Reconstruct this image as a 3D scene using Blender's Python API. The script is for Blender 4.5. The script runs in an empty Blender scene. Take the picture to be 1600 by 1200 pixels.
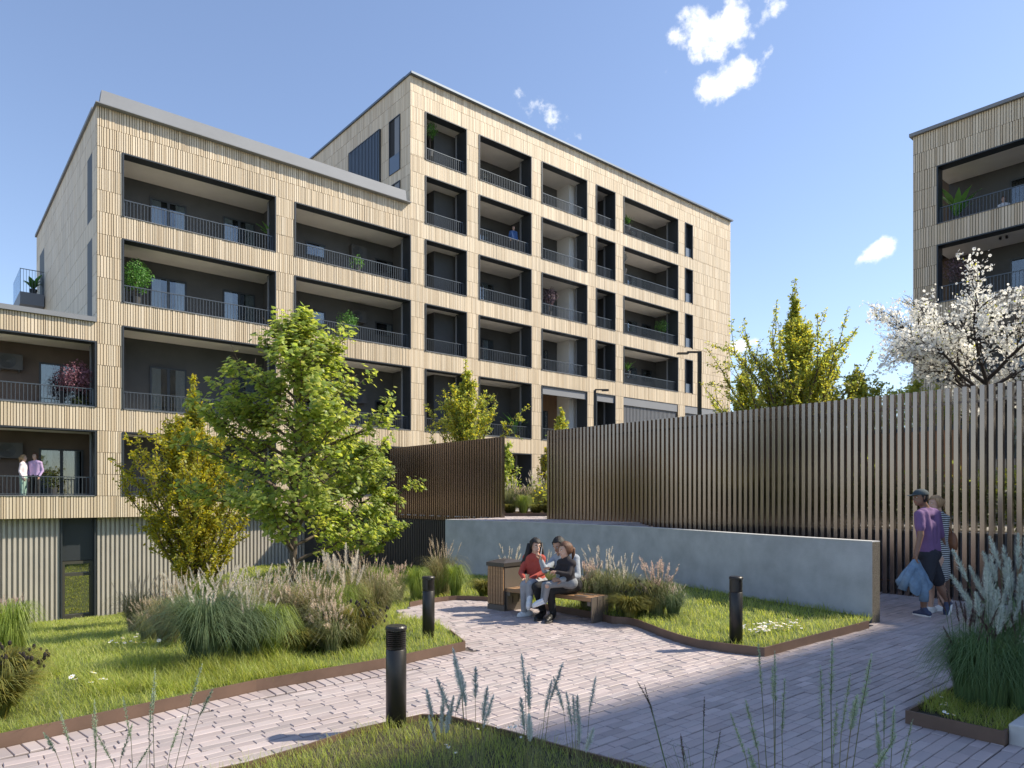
import bpy, bmesh, math, random
import numpy as np
from mathutils import Vector, Matrix
from mathutils.geometry import delaunay_2d_cdt

SC = bpy.context.scene
COL = SC.collection
R = math.radians
rng = np.random.RandomState(7)
random.seed(7)

# ------------------------------------------------------------------ camera, sky, sun, exposure
F, U0, V0, EYE = 1089.0, 800.0, 777.0, 1.65          # focal length in px of a 1600 px wide picture, horizon row, eye height
TH = math.atan2(F, 2079.0 - U0)                       # bearing of the facades
D1 = np.array([math.cos(TH), math.sin(TH)])           # along the main facade
D2 = np.array([-math.sin(TH), math.cos(TH)])          # square to it, away from the camera
cam = bpy.data.cameras.new('camera')
camo = bpy.data.objects.new('camera', cam); COL.objects.link(camo)
cam.sensor_width = 36.0; cam.lens = F / 1600.0 * 36.0
cam.shift_y = (V0 - 600.0) / 1600.0
cam.clip_start = 0.05; cam.clip_end = 3000.0
camo.location = (0, 0, EYE); camo.rotation_euler = (R(90), 0, 0)
SC.camera = camo

SUN_EL, SUN_AZ = 43.0, math.degrees(math.atan2(0.989, 0.148))   # azimuth clockwise from +Y
SKY_STRENGTH, SUN_STRENGTH, EXPOSURE = 0.134, 3.6, 0.95
SDIR = np.array([math.sin(R(SUN_AZ)), math.cos(R(SUN_AZ))])
w = bpy.data.worlds.new('World'); SC.world = w; w.use_nodes = True
nt = w.node_tree; nt.nodes.clear()
def N(tree, typ, **kw):
    n = tree.nodes.new(typ)
    for k, v in kw.items():
        if k.startswith('in_'):
            key = k[3:]; key = int(key) if key.isdigit() else key.replace('_', ' ')
            n.inputs[key].default_value = v
        else: setattr(n, k, v)
    return n
def world_sky():
    L = nt.links.new
    sky = N(nt, 'ShaderNodeTexSky', sky_type='NISHITA', sun_disc=False)
    sky.sun_elevation = R(SUN_EL); sky.sun_rotation = R(SUN_AZ)
    sky.altitude = 0; sky.air_density = 1.0; sky.dust_density = 0.2; sky.ozone_density = 2.6
    hsv = N(nt, 'ShaderNodeHueSaturation', in_Saturation=0.99, in_Value=1.0)
    gam = N(nt, 'ShaderNodeGamma'); gam.inputs[1].default_value = 0.88; L(sky.outputs[0], gam.inputs[0]); L(gam.outputs[0], hsv.inputs['Color']); hsv.inputs['Hue'].default_value = 0.507
    tc = N(nt, 'ShaderNodeTexCoord')
    noise = N(nt, 'ShaderNodeTexNoise', in_Scale=19.0, in_Detail=10.0, in_Roughness=0.6)
    L(tc.outputs['Generated'], noise.inputs['Vector'])
    nb = N(nt, 'ShaderNodeMath', operation='MULTIPLY_ADD'); nb.inputs[1].default_value = 5.2; nb.inputs[2].default_value = -2.6
    L(noise.outputs[0], nb.inputs[0])
    acc = None
    # small fair-weather clouds: direction (from picture measurements), half width, half height in degrees, tilt, density
    for (u, v, hw, hh, tilt, dens) in [(1140, 26, 70, 40, -18, 1.02), (1148, 122, 52, 24, -22, 0.95), (1195, 90, 34, 14, -40, 0.6), (1206, 14, 34, 22, -30, 0.85),
                                       (1054, 56, 20, 16, 10, 0.7), (842, 174, 56, 24, 35, 0.72), (1374, 384, 40, 18, -30, 0.75),
                                       (1268, 420, 26, 9, 0, 0.75), (1158, 542, 38, 14, -8, 0.85)]:
        d = Vector(((u - U0) / F, 1.0, (V0 - v) / F)); ln = d.length; d.normalize()
        e1 = Vector((0, 0, 1)).cross(d).normalized() * -1; e2 = e1.cross(d).normalized()
        if e2.z < 0: e2 = -e2
        c, s = math.cos(R(-tilt)), math.sin(R(-tilt))
        a1 = (e1 * c + e2 * s) * (F * ln / hw); a2 = (e2 * c - e1 * s) * (F * ln / hh)
        d1 = N(nt, 'ShaderNodeVectorMath', operation='DOT_PRODUCT'); d1.inputs[1].default_value = a1
        d2 = N(nt, 'ShaderNodeVectorMath', operation='DOT_PRODUCT'); d2.inputs[1].default_value = a2
        d3 = N(nt, 'ShaderNodeVectorMath', operation='DOT_PRODUCT'); d3.inputs[1].default_value = d
        for q in (d1, d2, d3): L(tc.outputs['Generated'], q.inputs[0])
        p1 = N(nt, 'ShaderNodeMath', operation='MULTIPLY'); L(d1.outputs['Value'], p1.inputs[0]); L(d1.outputs['Value'], p1.inputs[1])
        p2 = N(nt, 'ShaderNodeMath', operation='MULTIPLY_ADD'); L(d2.outputs['Value'], p2.inputs[0]); L(d2.outputs['Value'], p2.inputs[1]); L(p1.outputs[0], p2.inputs[2])
        sq = N(nt, 'ShaderNodeMath', operation='SQRT'); L(p2.outputs[0], sq.inputs[0])
        m = N(nt, 'ShaderNodeMath', operation='SUBTRACT'); m.inputs[0].default_value = dens; L(sq.outputs[0], m.inputs[1])
        front = N(nt, 'ShaderNodeMath', operation='GREATER_THAN'); front.inputs[1].default_value = 0.7; L(d3.outputs['Value'], front.inputs[0])
        m1 = N(nt, 'ShaderNodeMath', operation='ADD'); L(m.outputs[0], m1.inputs[0]); L(nb.outputs[0], m1.inputs[1])
        m2 = N(nt, 'ShaderNodeMath', operation='MULTIPLY'); L(m1.outputs[0], m2.inputs[0]); L(front.outputs[0], m2.inputs[1])
        lim = N(nt, 'ShaderNodeMath', operation='LESS_THAN'); lim.inputs[1].default_value = 2.2; L(sq.outputs[0], lim.inputs[0])
        m3 = N(nt, 'ShaderNodeMath', operation='MULTIPLY'); L(m2.outputs[0], m3.inputs[0]); L(lim.outputs[0], m3.inputs[1])
        if acc is None: acc = m3
        else:
            mx = N(nt, 'ShaderNodeMath', operation='MAXIMUM'); L(acc.outputs[0], mx.inputs[0]); L(m3.outputs[0], mx.inputs[1]); acc = mx
    rp = N(nt, 'ShaderNodeMapRange', interpolation_type='SMOOTHSTEP'); rp.inputs[2].default_value = 0.85; L(acc.outputs[0], rp.inputs[0])
    mix = N(nt, 'ShaderNodeMix', data_type='RGBA')
    L(rp.outputs[0], mix.inputs[0]); L(hsv.outputs[0], mix.inputs[6]); mix.inputs[7].default_value = (4.9, 5.0, 5.1, 1)
    bg = N(nt, 'ShaderNodeBackground'); bg.inputs['Strength'].default_value = SKY_STRENGTH
    L(mix.outputs[2], bg.inputs[0])
    out = N(nt, 'ShaderNodeOutputWorld'); L(bg.outputs[0], out.inputs[0])
world_sky()

sl = bpy.data.lights.new('sun', 'SUN'); sl.energy = SUN_STRENGTH; sl.angle = R(1.2); sl.color = (1.0, 0.90, 0.73)
so = bpy.data.objects.new('sun', sl); COL.objects.link(so)
sv = Vector((SDIR[0] * math.cos(R(SUN_EL)), SDIR[1] * math.cos(R(SUN_EL)), math.sin(R(SUN_EL))))
so.rotation_euler = sv.to_track_quat('Z', 'Y').to_euler(); so.location = (30, 5, 40)
vs = SC.view_settings
vs.view_transform = 'Standard'; vs.look = 'None'; vs.gamma = 1.0; vs.exposure = EXPOSURE; vs.use_curve_mapping = False
SC.display_settings.display_device = 'sRGB'
cy = SC.cycles
cy.max_bounces = 8; cy.diffuse_bounces = 3; cy.glossy_bounces = 3; cy.transmission_bounces = 4; cy.transparent_max_bounces = 12
cy.caustics_reflective = False; cy.caustics_refractive = False

# ------------------------------------------------------------------ coordinates
def pq(p, q, z=None):
    x, y = D1 * p + D2 * q
    return (x, y) if z is None else (x, y, z)
def to_pq(x, y): return (x * D1[0] + y * D1[1], x * D2[0] + y * D2[1])
def ray(u, v, z=0.0):
    """the point on the level z seen at picture position (u, v)"""
    Y = (EYE - z) * F / (v - V0)
    return ((u - U0) / F * Y, Y)
def at(u, v, Y): return Vector(((u - U0) / F * Y, Y, EYE + (V0 - v) / F * Y))

# ------------------------------------------------------------------ materials
MATS = {}
def mat(name, color, rough=0.6, metal=0.0, var=0.0, obj_var=0.0, noise=None, bump=None, trans=0.0, spec=0.5, hue=0.0, rampcols=None, island=True, sheen=0.0):
    """noise=(scale, amount), bump=(scale, strength, distance); var = brightness change from piece to piece"""
    if name in MATS: return MATS[name]
    m = bpy.data.materials.new(name); m.use_nodes = True
    t = m.node_tree; t.nodes.clear(); L = t.links.new
    out = N(t, 'ShaderNodeOutputMaterial'); b = N(t, 'ShaderNodeBsdfPrincipled')
    b.inputs['Roughness'].default_value = rough; b.inputs['Metallic'].default_value = metal
    b.inputs['Specular IOR Level'].default_value = spec
    if sheen: b.inputs['Sheen Weight'].default_value = sheen
    col = None
    rnd = None
    if var or rampcols or hue:
        g = N(t, 'ShaderNodeNewGeometry') if island else N(t, 'ShaderNodeObjectInfo')
        rnd = g.outputs['Random Per Island'] if island else g.outputs['Random']
    if rampcols:
        rp = N(t, 'ShaderNodeValToRGB'); e = rp.color_ramp.elements
        for i, c in enumerate(rampcols):
            pos = i / (len(rampcols) - 1)
            if i < 2: el = e[i]; el.position = pos
            else: el = e.new(pos)
            el.color = (*c, 1)
        L(rnd, rp.inputs[0]); col = rp.outputs[0]
    else:
        rg = N(t, 'ShaderNodeRGB'); rg.outputs[0].default_value = (*color, 1); col = rg.outputs[0]
    if var:
        wn = N(t, 'ShaderNodeTexWhiteNoise', noise_dimensions='1D'); L(rnd, wn.inputs['W'])
        mr = N(t, 'ShaderNodeMapRange'); mr.inputs[3].default_value = 1 - var; mr.inputs[4].default_value = 1 + var
        L(wn.outputs['Value'], mr.inputs[0])
        h = N(t, 'ShaderNodeHueSaturation'); L(mr.outputs[0], h.inputs['Value']); L(col, h.inputs['Color'])
        if hue:
            mh = N(t, 'ShaderNodeMapRange'); mh.inputs[3].default_value = 0.5 - hue; mh.inputs[4].default_value = 0.5 + hue
            wn2 = N(t, 'ShaderNodeTexWhiteNoise', noise_dimensions='2D'); L(rnd, wn2.inputs['W']) if 'W' in wn2.inputs and wn2.inputs['W'].enabled else None
            sep = N(t, 'ShaderNodeSeparateColor'); L(wn.outputs['Color'], sep.inputs[0]); L(sep.outputs[1], mh.inputs[0]); L(mh.outputs[0], h.inputs['Hue'])
        col = h.outputs[0]
    tc = None
    if noise or bump: tc = N(t, 'ShaderNodeTexCoord')
    if noise:
        nz = N(t, 'ShaderNodeTexNoise', in_Detail=6.0, in_Roughness=0.6); nz.inputs['Scale'].default_value = noise[0]
        src = tc.outputs['Object']
        if len(noise) > 2:
            mp = N(t, 'ShaderNodeMapping'); mp.inputs['Scale'].default_value = noise[2]; L(src, mp.inputs[0]); src = mp.outputs[0]
        L(src, nz.inputs['Vector'])
        mr = N(t, 'ShaderNodeMapRange'); mr.inputs[1].default_value = 0.3; mr.inputs[2].default_value = 0.7
        mr.inputs[3].default_value = 1 - noise[1]; mr.inputs[4].default_value = 1 + noise[1]; L(nz.outputs[0], mr.inputs[0])
        h = N(t, 'ShaderNodeHueSaturation'); L(mr.outputs[0], h.inputs['Value']); L(col, h.inputs['Color']); col = h.outputs[0]
    if bump:
        nz = N(t, 'ShaderNodeTexNoise', in_Detail=5.0, in_Roughness=0.65); nz.inputs['Scale'].default_value = bump[0]
        L(tc.outputs['Object'], nz.inputs['Vector'])
        bp = N(t, 'ShaderNodeBump'); bp.inputs['Strength'].default_value = bump[1]; bp.inputs['Distance'].default_value = bump[2]
        L(nz.outputs[0], bp.inputs['Height']); L(bp.outputs[0], b.inputs['Normal'])
    L(col, b.inputs['Base Color'])
    if trans:
        tr = N(t, 'ShaderNodeBsdfTranslucent'); 
        h2 = N(t, 'ShaderNodeHueSaturation', in_Saturation=1.15, in_Value=1.7); h2.inputs['Hue'].default_value = 0.485; L(col, h2.inputs['Color']); L(h2.outputs[0], tr.inputs['Color'])
        mx = N(t, 'ShaderNodeMixShader'); mx.inputs[0].default_value = trans
        L(b.outputs[0], mx.inputs[1]); L(tr.outputs[0], mx.inputs[2]); L(mx.outputs[0], out.inputs[0])
    else: L(b.outputs[0], out.inputs[0])
    MATS[name] = m
    return m
def glass_mat(name, tint=(0.75, 0.8, 0.82), refl=0.10):
    if name in MATS: return MATS[name]
    m = bpy.data.materials.new(name); m.use_nodes = True; t = m.node_tree; t.nodes.clear(); L = t.links.new
    out = N(t, 'ShaderNodeOutputMaterial'); tr = N(t, 'ShaderNodeBsdfTransparent'); tr.inputs[0].default_value = (*tint, 1)
    gl = N(t, 'ShaderNodeBsdfGlossy'); gl.inputs['Roughness'].default_value = 0.015
    lw = N(t, 'ShaderNodeLayerWeight', in_Blend=0.35); mr = N(t, 'ShaderNodeMapRange'); mr.inputs[3].default_value = refl; mr.inputs[4].default_value = 0.6
    L(lw.outputs['Fresnel'], mr.inputs[0]); mx = N(t, 'ShaderNodeMixShader'); L(mr.outputs[0], mx.inputs[0])
    L(tr.outputs[0], mx.inputs[1]); L(gl.outputs[0], mx.inputs[2]); L(mx.outputs[0], out.inputs[0])
    MATS[name] = m; return m

def stripe_mat(name, c1, c2, freq, axis=2, rough=0.8):
    m = bpy.data.materials.new(name); m.use_nodes = True; t = m.node_tree; L = t.links.new
    b = t.nodes['Principled BSDF']; b.inputs['Roughness'].default_value = rough
    tc = N(t, 'ShaderNodeTexCoord'); sp = N(t, 'ShaderNodeSeparateXYZ'); L(tc.outputs['Object'], sp.inputs[0])
    mu = N(t, 'ShaderNodeMath', operation='MULTIPLY'); mu.inputs[1].default_value = freq; L(sp.outputs[axis], mu.inputs[0])
    fr = N(t, 'ShaderNodeMath', operation='FRACT'); L(mu.outputs[0], fr.inputs[0])
    gt = N(t, 'ShaderNodeMath', operation='GREATER_THAN'); gt.inputs[1].default_value = 0.5; L(fr.outputs[0], gt.inputs[0])
    mx = N(t, 'ShaderNodeMix', data_type='RGBA'); L(gt.outputs[0], mx.inputs[0]); mx.inputs[6].default_value = (*c1, 1); mx.inputs[7].default_value = (*c2, 1)
    L(mx.outputs[2], b.inputs['Base Color']); MATS[name] = m; return m

M_TILE = mat('cream_ceramic', (0.6, 0.5, 0.36), 0.55, rampcols=[(0.59, 0.465, 0.315), (0.65, 0.525, 0.365), (0.71, 0.585, 0.42), (0.74, 0.62, 0.46), (0.61, 0.495, 0.34)], var=0.08, noise=(0.5, 0.09, (1, 1, 0.3)), bump=(60, 0.15, 0.003))
M_CORE = mat('wall_core', (0.14, 0.10, 0.065), 0.8, noise=(3, 0.1))
M_ANTH = mat('anthracite_metal', (0.045, 0.052, 0.06), 0.45, 0.3)
M_RAIL = mat('railing_metal', (0.10, 0.115, 0.13), 0.4, 0.5)
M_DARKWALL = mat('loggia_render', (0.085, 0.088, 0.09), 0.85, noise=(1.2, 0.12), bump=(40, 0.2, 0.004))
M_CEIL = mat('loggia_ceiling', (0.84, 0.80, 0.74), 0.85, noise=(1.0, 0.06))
M_ALU = mat('grey_aluminium', (0.235, 0.245, 0.265), 0.7, 0.0, noise=(0.8, 0.05))
M_ALU_D = mat('slate_aluminium', (0.16, 0.19, 0.23), 0.4, 0.5)
M_CURTAIN = mat('curtain_cloth', (0.58, 0.56, 0.53), 0.9)
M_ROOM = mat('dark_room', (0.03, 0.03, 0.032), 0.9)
M_GLASS = glass_mat('window_glass')
M_CONC = mat('grey_concrete', (0.44, 0.44, 0.465), 0.85, noise=(2.6, 0.16), bump=(55, 0.55, 0.006))
M_CONC_TOP = mat('pale_concrete', (0.55, 0.54, 0.52), 0.8, noise=(5, 0.1), bump=(80, 0.3, 0.003))
M_PEBBLE = mat('exposed_aggregate', (0.13, 0.11, 0.085), 0.9, noise=(75, 0.6), bump=(75, 1.0, 0.015))
M_BRONZE = mat('bronze_metal', (0.265, 0.215, 0.19), 0.22, 1.0, noise=(1.5, 0.03))
M_BENCH = mat('bench_metal', (0.155, 0.13, 0.11), 0.48, 0.35, noise=(2, 0.08))
M_STEEL = mat('weathered_steel', (0.155, 0.098, 0.07), 0.55, 0.2, noise=(3, 0.2), bump=(90, 0.12, 0.002))
M_RIB = mat('ribbed_metal', (0.52, 0.475, 0.41), 0.5, 0.08, noise=(1.0, 0.06))
M_RIB_D = mat('dark_ribbed_metal', (0.055, 0.056, 0.06), 0.5, 0.3)
M_PAVER = mat('clay_paver', (0.3, 0.25, 0.24), 0.55, rampcols=[(0.385, 0.325, 0.315), (0.45, 0.38, 0.37), (0.35, 0.305, 0.30), (0.415, 0.345, 0.335), (0.47, 0.405, 0.395), (0.365, 0.32, 0.315)], var=0.09, noise=(2.2, 0.10), bump=(120, 0.25, 0.002))
M_PAVER1 = mat('clay_paver_single', (0.3, 0.25, 0.24), 0.55, island=False, rampcols=[(0.385, 0.325, 0.315), (0.45, 0.38, 0.37), (0.35, 0.305, 0.30), (0.415, 0.345, 0.335), (0.47, 0.405, 0.395), (0.365, 0.32, 0.315)], var=0.09, noise=(2.2, 0.10), bump=(120, 0.25, 0.002))
M_JOINT = mat('joint_sand', (0.10, 0.083, 0.076), 0.95, noise=(30, 0.3))
M_SOIL = mat('soil', (0.06, 0.05, 0.03), 0.95, noise=(6, 0.4), bump=(30, 0.8, 0.02))
M_LAWNBASE = mat('lawn_base', (0.11, 0.14, 0.035), 0.95, noise=(5, 0.4), bump=(30, 0.8, 0.02))
M_GROUND = mat('ground_far', (0.26, 0.245, 0.22), 0.95, noise=(0.2, 0.3))
M_WOOD = mat('bench_wood', (0.33, 0.19, 0.095), 0.55, noise=(6, 0.25, (0.6, 8, 8)), bump=(40, 0.1, 0.002))
M_WOODWALL = mat('timber_panel', (0.36, 0.16, 0.06), 0.6, noise=(3, 0.2, (6, 6, 0.4)))
M_BLACK = mat('graphite_paint', (0.030, 0.028, 0.026), 0.4, 0.3)
M_WHITE = mat('white_matte', (0.75, 0.75, 0.74), 0.7)

# ------------------------------------------------------------------ mesh helpers
class MB:
    """collects simple solids; build() links them as ONE mesh object"""
    def __init__(s): s.v = []; s.f = []; s.m = []
    def add(s, vs, fs, mi=0):
        o = len(s.v); s.v.extend([tuple(x) for x in vs]); s.f.extend([tuple(i + o for i in f) for f in fs]); s.m.extend([mi] * len(fs))
    def box(s, x0, x1, y0, y1, z0, z1, mi=0, skip=''):
        vs = [(x0, y0, z0), (x1, y0, z0), (x1, y1, z0), (x0, y1, z0), (x0, y0, z1), (x1, y0, z1), (x1, y1, z1), (x0, y1, z1)]
        fs = {'b': (3, 2, 1, 0), 't': (4, 5, 6, 7), 'f': (0, 1, 5, 4), 'r': (1, 2, 6, 5), 'k': (2, 3, 7, 6), 'l': (3, 0, 4, 7)}
        s.add(vs, [f for k, f in fs.items() if k not in skip], mi)
    def prism(s, pts, z0, z1, mi=0):
        """vertical prism over a list of (x, y)"""
        n = len(pts); vs = [(x, y, z0) for x, y in pts] + [(x, y, z1) for x, y in pts]
        fs = [(i, (i + 1) % n, n + (i + 1) % n, n + i) for i in range(n)] + [tuple(range(n - 1, -1, -1)), tuple(range(n, 2 * n))]
        s.add(vs, fs, mi)
    def tube(s, pts, rad, n=8, mi=0, cap=True):
        pts = [Vector(p) for p in pts]; k = len(pts)
        if not hasattr(rad, '__len__'): rad = [rad] * k
        t0 = (pts[1] - pts[0]).normalized(); a = t0.orthogonal().normalized()
        vs = []
        for i, p in enumerate(pts):
            t = (pts[min(i + 1, k - 1)] - pts[max(i - 1, 0)])
            t = t.normalized() if t.length > 1e-9 else t0
            a = (a - t * a.dot(t)); a = a.normalized() if a.length > 1e-6 else t.orthogonal().normalized()
            b = t.cross(a)
            for j in range(n):
                an = 2 * math.pi * j / n
                vs.append(p + (a * math.cos(an) + b * math.sin(an)) * rad[i])
        fs = [(i * n + j, i * n + (j + 1) % n, (i + 1) * n + (j + 1) % n, (i + 1) * n + j) for i in range(k - 1) for j in range(n)]
        if cap: fs += [tuple(range(n - 1, -1, -1)), tuple((k - 1) * n + j for j in range(n))]
        s.add(vs, fs, mi)
    def lathe(s, prof, n=24, mi=0, c=(0, 0, 0), cap=True):
        vs = [(c[0] + r * math.cos(2 * math.pi * j / n), c[1] + r * math.sin(2 * math.pi * j / n), c[2] + z) for r, z in prof for j in range(n)]
        k = len(prof)
        fs = [(i * n + j, i * n + (j + 1) % n, (i + 1) * n + (j + 1) % n, (i + 1) * n + j) for i in range(k - 1) for j in range(n)]
        if cap: fs += [tuple(range(n - 1, -1, -1)), tuple((k - 1) * n + j for j in range(n))]
        s.add(vs, fs, mi)
    def mesh(s, name, mats):
        me = bpy.data.meshes.new(name); me.from_pydata(s.v, [], s.f)
        for m in (mats if isinstance(mats, (list, tuple)) else [mats]): me.materials.append(m)
        if any(s.m): me.polygons.foreach_set('material_index', s.m)
        me.update(); return me
    def build(s, name, mats, parent=None, smooth=False, loc=None):
        me = s.mesh(name, mats)
        if smooth: me.polygons.foreach_set('use_smooth', [True] * len(me.polygons))
        return link(name, me, parent, loc)
def link(name, me, parent=None, loc=None, rotz=None):
    o = bpy.data.objects.new(name, me); COL.objects.link(o)
    if parent is not None: o.parent = parent
    if loc is not None: o.location = loc
    if rotz is not None: o.rotation_euler = (0, 0, rotz)
    return o
def tag(o, label=None, cat=None, group=None, kind=None):
    if label: o['label'] = label
    if cat: o['category'] = cat
    if group: o['group'] = group
    if kind: o['kind'] = kind
    return o
def thing(name, label, cat, loc=(0, 0, 0), rotz=0.0, group=None):
    o = bpy.data.objects.new(name, None); COL.objects.link(o)
    o.location = loc; o.rotation_euler = (0, 0, rotz); o.empty_display_size = 0.2
    return tag(o, label, cat, group)
def np_mesh(name, verts, faces, mats, fmat=None, smooth=False):
    """verts (N,3), faces (M,k) -> mesh, fast"""
    verts = np.asarray(verts, np.float32); faces = np.asarray(faces, np.int32); M, k = faces.shape
    me = bpy.data.meshes.new(name)
    me.vertices.add(len(verts)); me.vertices.foreach_set('co', verts.ravel())
    me.loops.add(M * k); me.loops.foreach_set('vertex_index', faces.ravel())
    me.polygons.add(M); me.polygons.foreach_set('loop_start', np.arange(0, M * k, k, dtype=np.int32))
    try: me.polygons.foreach_set('loop_total', np.full(M, k, np.int32))
    except Exception: pass
    for m in (mats if isinstance(mats, (list, tuple)) else [mats]): me.materials.append(m)
    if fmat is not None: me.polygons.foreach_set('material_index', np.asarray(fmat, np.int32))
    me.polygons.foreach_set('use_smooth', np.full(M, bool(smooth)))
    me.update(calc_edges=True); me.validate()
    return me
def scatter(tv, tf, Rm, pos):
    """copies of a template (tv, tf) under transforms Rm (N,3,3) and pos (N,3) -> verts, faces"""
    tv = np.asarray(tv, float); tf = np.asarray(tf, int); n = len(pos)
    V = np.einsum('nij,kj->nki', Rm, tv) + pos[:, None, :]
    Fc = tf[None] + (np.arange(n) * len(tv))[:, None, None]
    return V.reshape(-1, 3), Fc.reshape(-1, tf.shape[1])
def in_poly(px, py, poly):
    poly = np.asarray(poly); x, y = np.asarray(px), np.asarray(py); c = np.zeros(x.shape, bool); j = len(poly) - 1
    for i in range(len(poly)):
        xi, yi = poly[i]; xj, yj = poly[j]
        hit = ((yi > y) != (yj > y)) & (x < (xj - xi) * (y - yi) / (yj - yi + 1e-12) + xi)
        c ^= hit; j = i
    return c
def catmull(pts, n=6):
    pts = [np.array(p, float) for p in pts]; P = [2 * pts[0] - pts[1]] + pts + [2 * pts[-1] - pts[-2]]; out = []
    for i in range(1, len(P) - 2):
        for k in range(n):
            t = k / n; a, b, c, d = P[i - 1], P[i], P[i + 1], P[i + 2]
            out.append(0.5 * (2 * b + (c - a) * t + (2 * a - 5 * b + 4 * c - d) * t * t + (3 * b - a - 3 * c + d) * t ** 3))
    out.append(pts[-1]); return [tuple(p) for p in out]
# ------------------------------------------------------------------ buildings
A0 = np.array([(151.5 - U0) / F * 25.0, 25.0])        # left corner of the main facade
class Frame:
    """a facade's own axes: s along it, y into the building, z up"""
    def __init__(s, o, ang): s.o = np.array(o); s.a = ang; s.ex = np.array([math.cos(ang), math.sin(ang)]); s.ey = np.array([-math.sin(ang), math.cos(ang)])
    def s_at(s, u, y=0.0):
        k = (u - U0) / F; o = s.o + s.ey * y
        return (k * o[1] - o[0]) / (s.ex[0] - k * s.ex[1])
    def z_at(s, u, v, y=0.0):
        P = s.o + s.ey * y + s.ex * s.s_at(u, y); return EYE + (V0 - v) / F * P[1]
FA = Frame(A0, TH)
FB = Frame((16.40, 28.5), TH - math.pi / 2)

def rib_mesh(rows, rs, wmin=0.062, wmax=0.105, dmin=0.014, dmax=0.032, gap=0.023, zgap=0.014):
    """rows: (a0, a1, z0, z1) -> arrays of rib boxes (a0, a1, z0, z1, depth)"""
    out = []
    for a0, a1, z0, z1 in rows:
        if a1 - a0 < 0.03 or z1 - z0 < 0.03: continue
        n = int((a1 - a0) / wmin) + 2
        w = rs.uniform(wmin, wmax, n); c = np.concatenate([[0], np.cumsum(w)])
        k = np.searchsorted(c, a1 - a0); c = c[:k + 1] * ((a1 - a0) / c[k])
        d = rs.uniform(dmin, dmax, k)
        out.append(np.stack([a0 + c[:-1] + gap / 2, a0 + c[1:] - gap / 2, np.full(k, z0 + zgap / 2), np.full(k, z1 - zgap / 2), d], 1))
    return np.concatenate(out)
def ribs_object(name, arr, org, ea, en, mats, parent):
    """ribs on the plane through org, running along ea, standing out along en (local axes)"""
    a0, a1, z0, z1, d = arr.T; n = len(arr); org, ea, en = map(np.array, (org, ea, en)); ez = np.array([0, 0, 1.0])
    def P(a, dd, z): return org + a[:, None] * ea + dd[:, None] * en + z[:, None] * ez
    bk = np.full(n, -0.03)
    V = np.stack([P(a0, bk, z0), P(a1, bk, z0), P(a1, bk, z1), P(a0, bk, z1), P(a0, d, z0), P(a1, d, z0), P(a1, d, z1), P(a0, d, z1)], 1).reshape(-1, 3)
    T = np.array([(4, 5, 6, 7), (0, 1, 5, 4), (1, 2, 6, 5), (2, 3, 7, 6), (3, 0, 4, 7)])
    if np.dot(np.cross(ea, ez), en) < 0: T = T[:, ::-1]
    Fc = (T[None] + (np.arange(n) * 8)[:, None, None]).reshape(-1, 4)
    return tag(link(name, np_mesh(name, V, Fc, mats), parent), kind='stuff')

def solid_rows(s0, s1, z0, z1, ops, step=0.79):
    zb = sorted(set([z0, z1] + [z for o in ops for z in o[2:4] if z0 < z < z1])); rows = []
    for za, zc in zip(zb[:-1], zb[1:]):
        n = max(1, round((zc - za) / step)); zm = (za + zc) / 2
        blk = sorted((o[0], o[1]) for o in ops if o[2] < zm < o[3]); x = s0; iv = []
        for b0, b1 in blk:
            if b0 > x: iv.append((x, b0))
            x = max(x, b1)
        if x < s1: iv.append((x, s1))
        for k in range(n):
            for a, b in iv: rows.append((a, b, za + (zc - za) * k / n, za + (zc - za) * (k + 1) / n))
    return rows
def core_boxes(mb, s0, s1, z0, z1, ops, y0, y1):
    zb = sorted(set([z0, z1] + [z for o in ops for z in o[2:4] if z0 < z < z1]))
    for r in solid_rows(s0, s1, z0, z1, ops, 50): mb.box(r[0], r[1], y0, y1, r[2], r[3])

def window(parent, s0, s1, y, z0, z1, curtains=(0.0, 0.28, 0.72, 1.0), mull=1, fr=M_ANTH, room=True):
    """door or window on a back wall at depth y, frame proud of it; children pane, curtain"""
    f = MB(); t = 0.06
    f.box(s0, s1, y - 0.05, y + 0.02, z1 - t, z1); f.box(s0, s1, y - 0.05, y + 0.02, z0, z0 + t)
    f.box(s0, s0 + t, y - 0.05, y + 0.02, z0 + t, z1 - t); f.box(s1 - t, s1, y - 0.05, y + 0.02, z0 + t, z1 - t)
    for k in range(mull):
        c = s0 + (s1 - s0) * (k + 1) / (mull + 1); f.box(c - 0.05, c + 0.05, y - 0.045, y + 0.02, z0 + t, z1 - t)
    o = f.build('window', fr, parent)
    p = MB(); p.box(s0 + t, s1 - t, y - 0.022, y - 0.016, z0 + t, z1 - t); p.build('pane', M_GLASS, o)
    if curtains:
        for a, b in zip(curtains[::2], curtains[1::2]):
            c = MB(); x0, x1 = s0 + t + (s1 - s0 - 2 * t) * a, s0 + t + (s1 - s0 - 2 * t) * b; n = max(4, int((x1 - x0) / 0.05))
            pts = [(x0 + (x1 - x0) * i / n, y - 0.009 + 0.005 * (i % 2)) for i in range(n + 1)]
            vs = [(x, yy, z0 + t) for x, yy in pts] + [(x, yy, z1 - t) for x, yy in pts]
            c.add(vs, [(i, i + 1, n + 2 + i, n + 1 + i) for i in range(n)]); c.build('curtain', M_CURTAIN, o)
    r = MB(); r.box(s0 + t, s1 - t, y - 0.003, y + 0.001, z0 + t, z1 - t); r.build('dark_room_panel', M_ROOM, o)  # near-black panel whose colour stands in for the unlit room behind the glass
    return o
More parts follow.
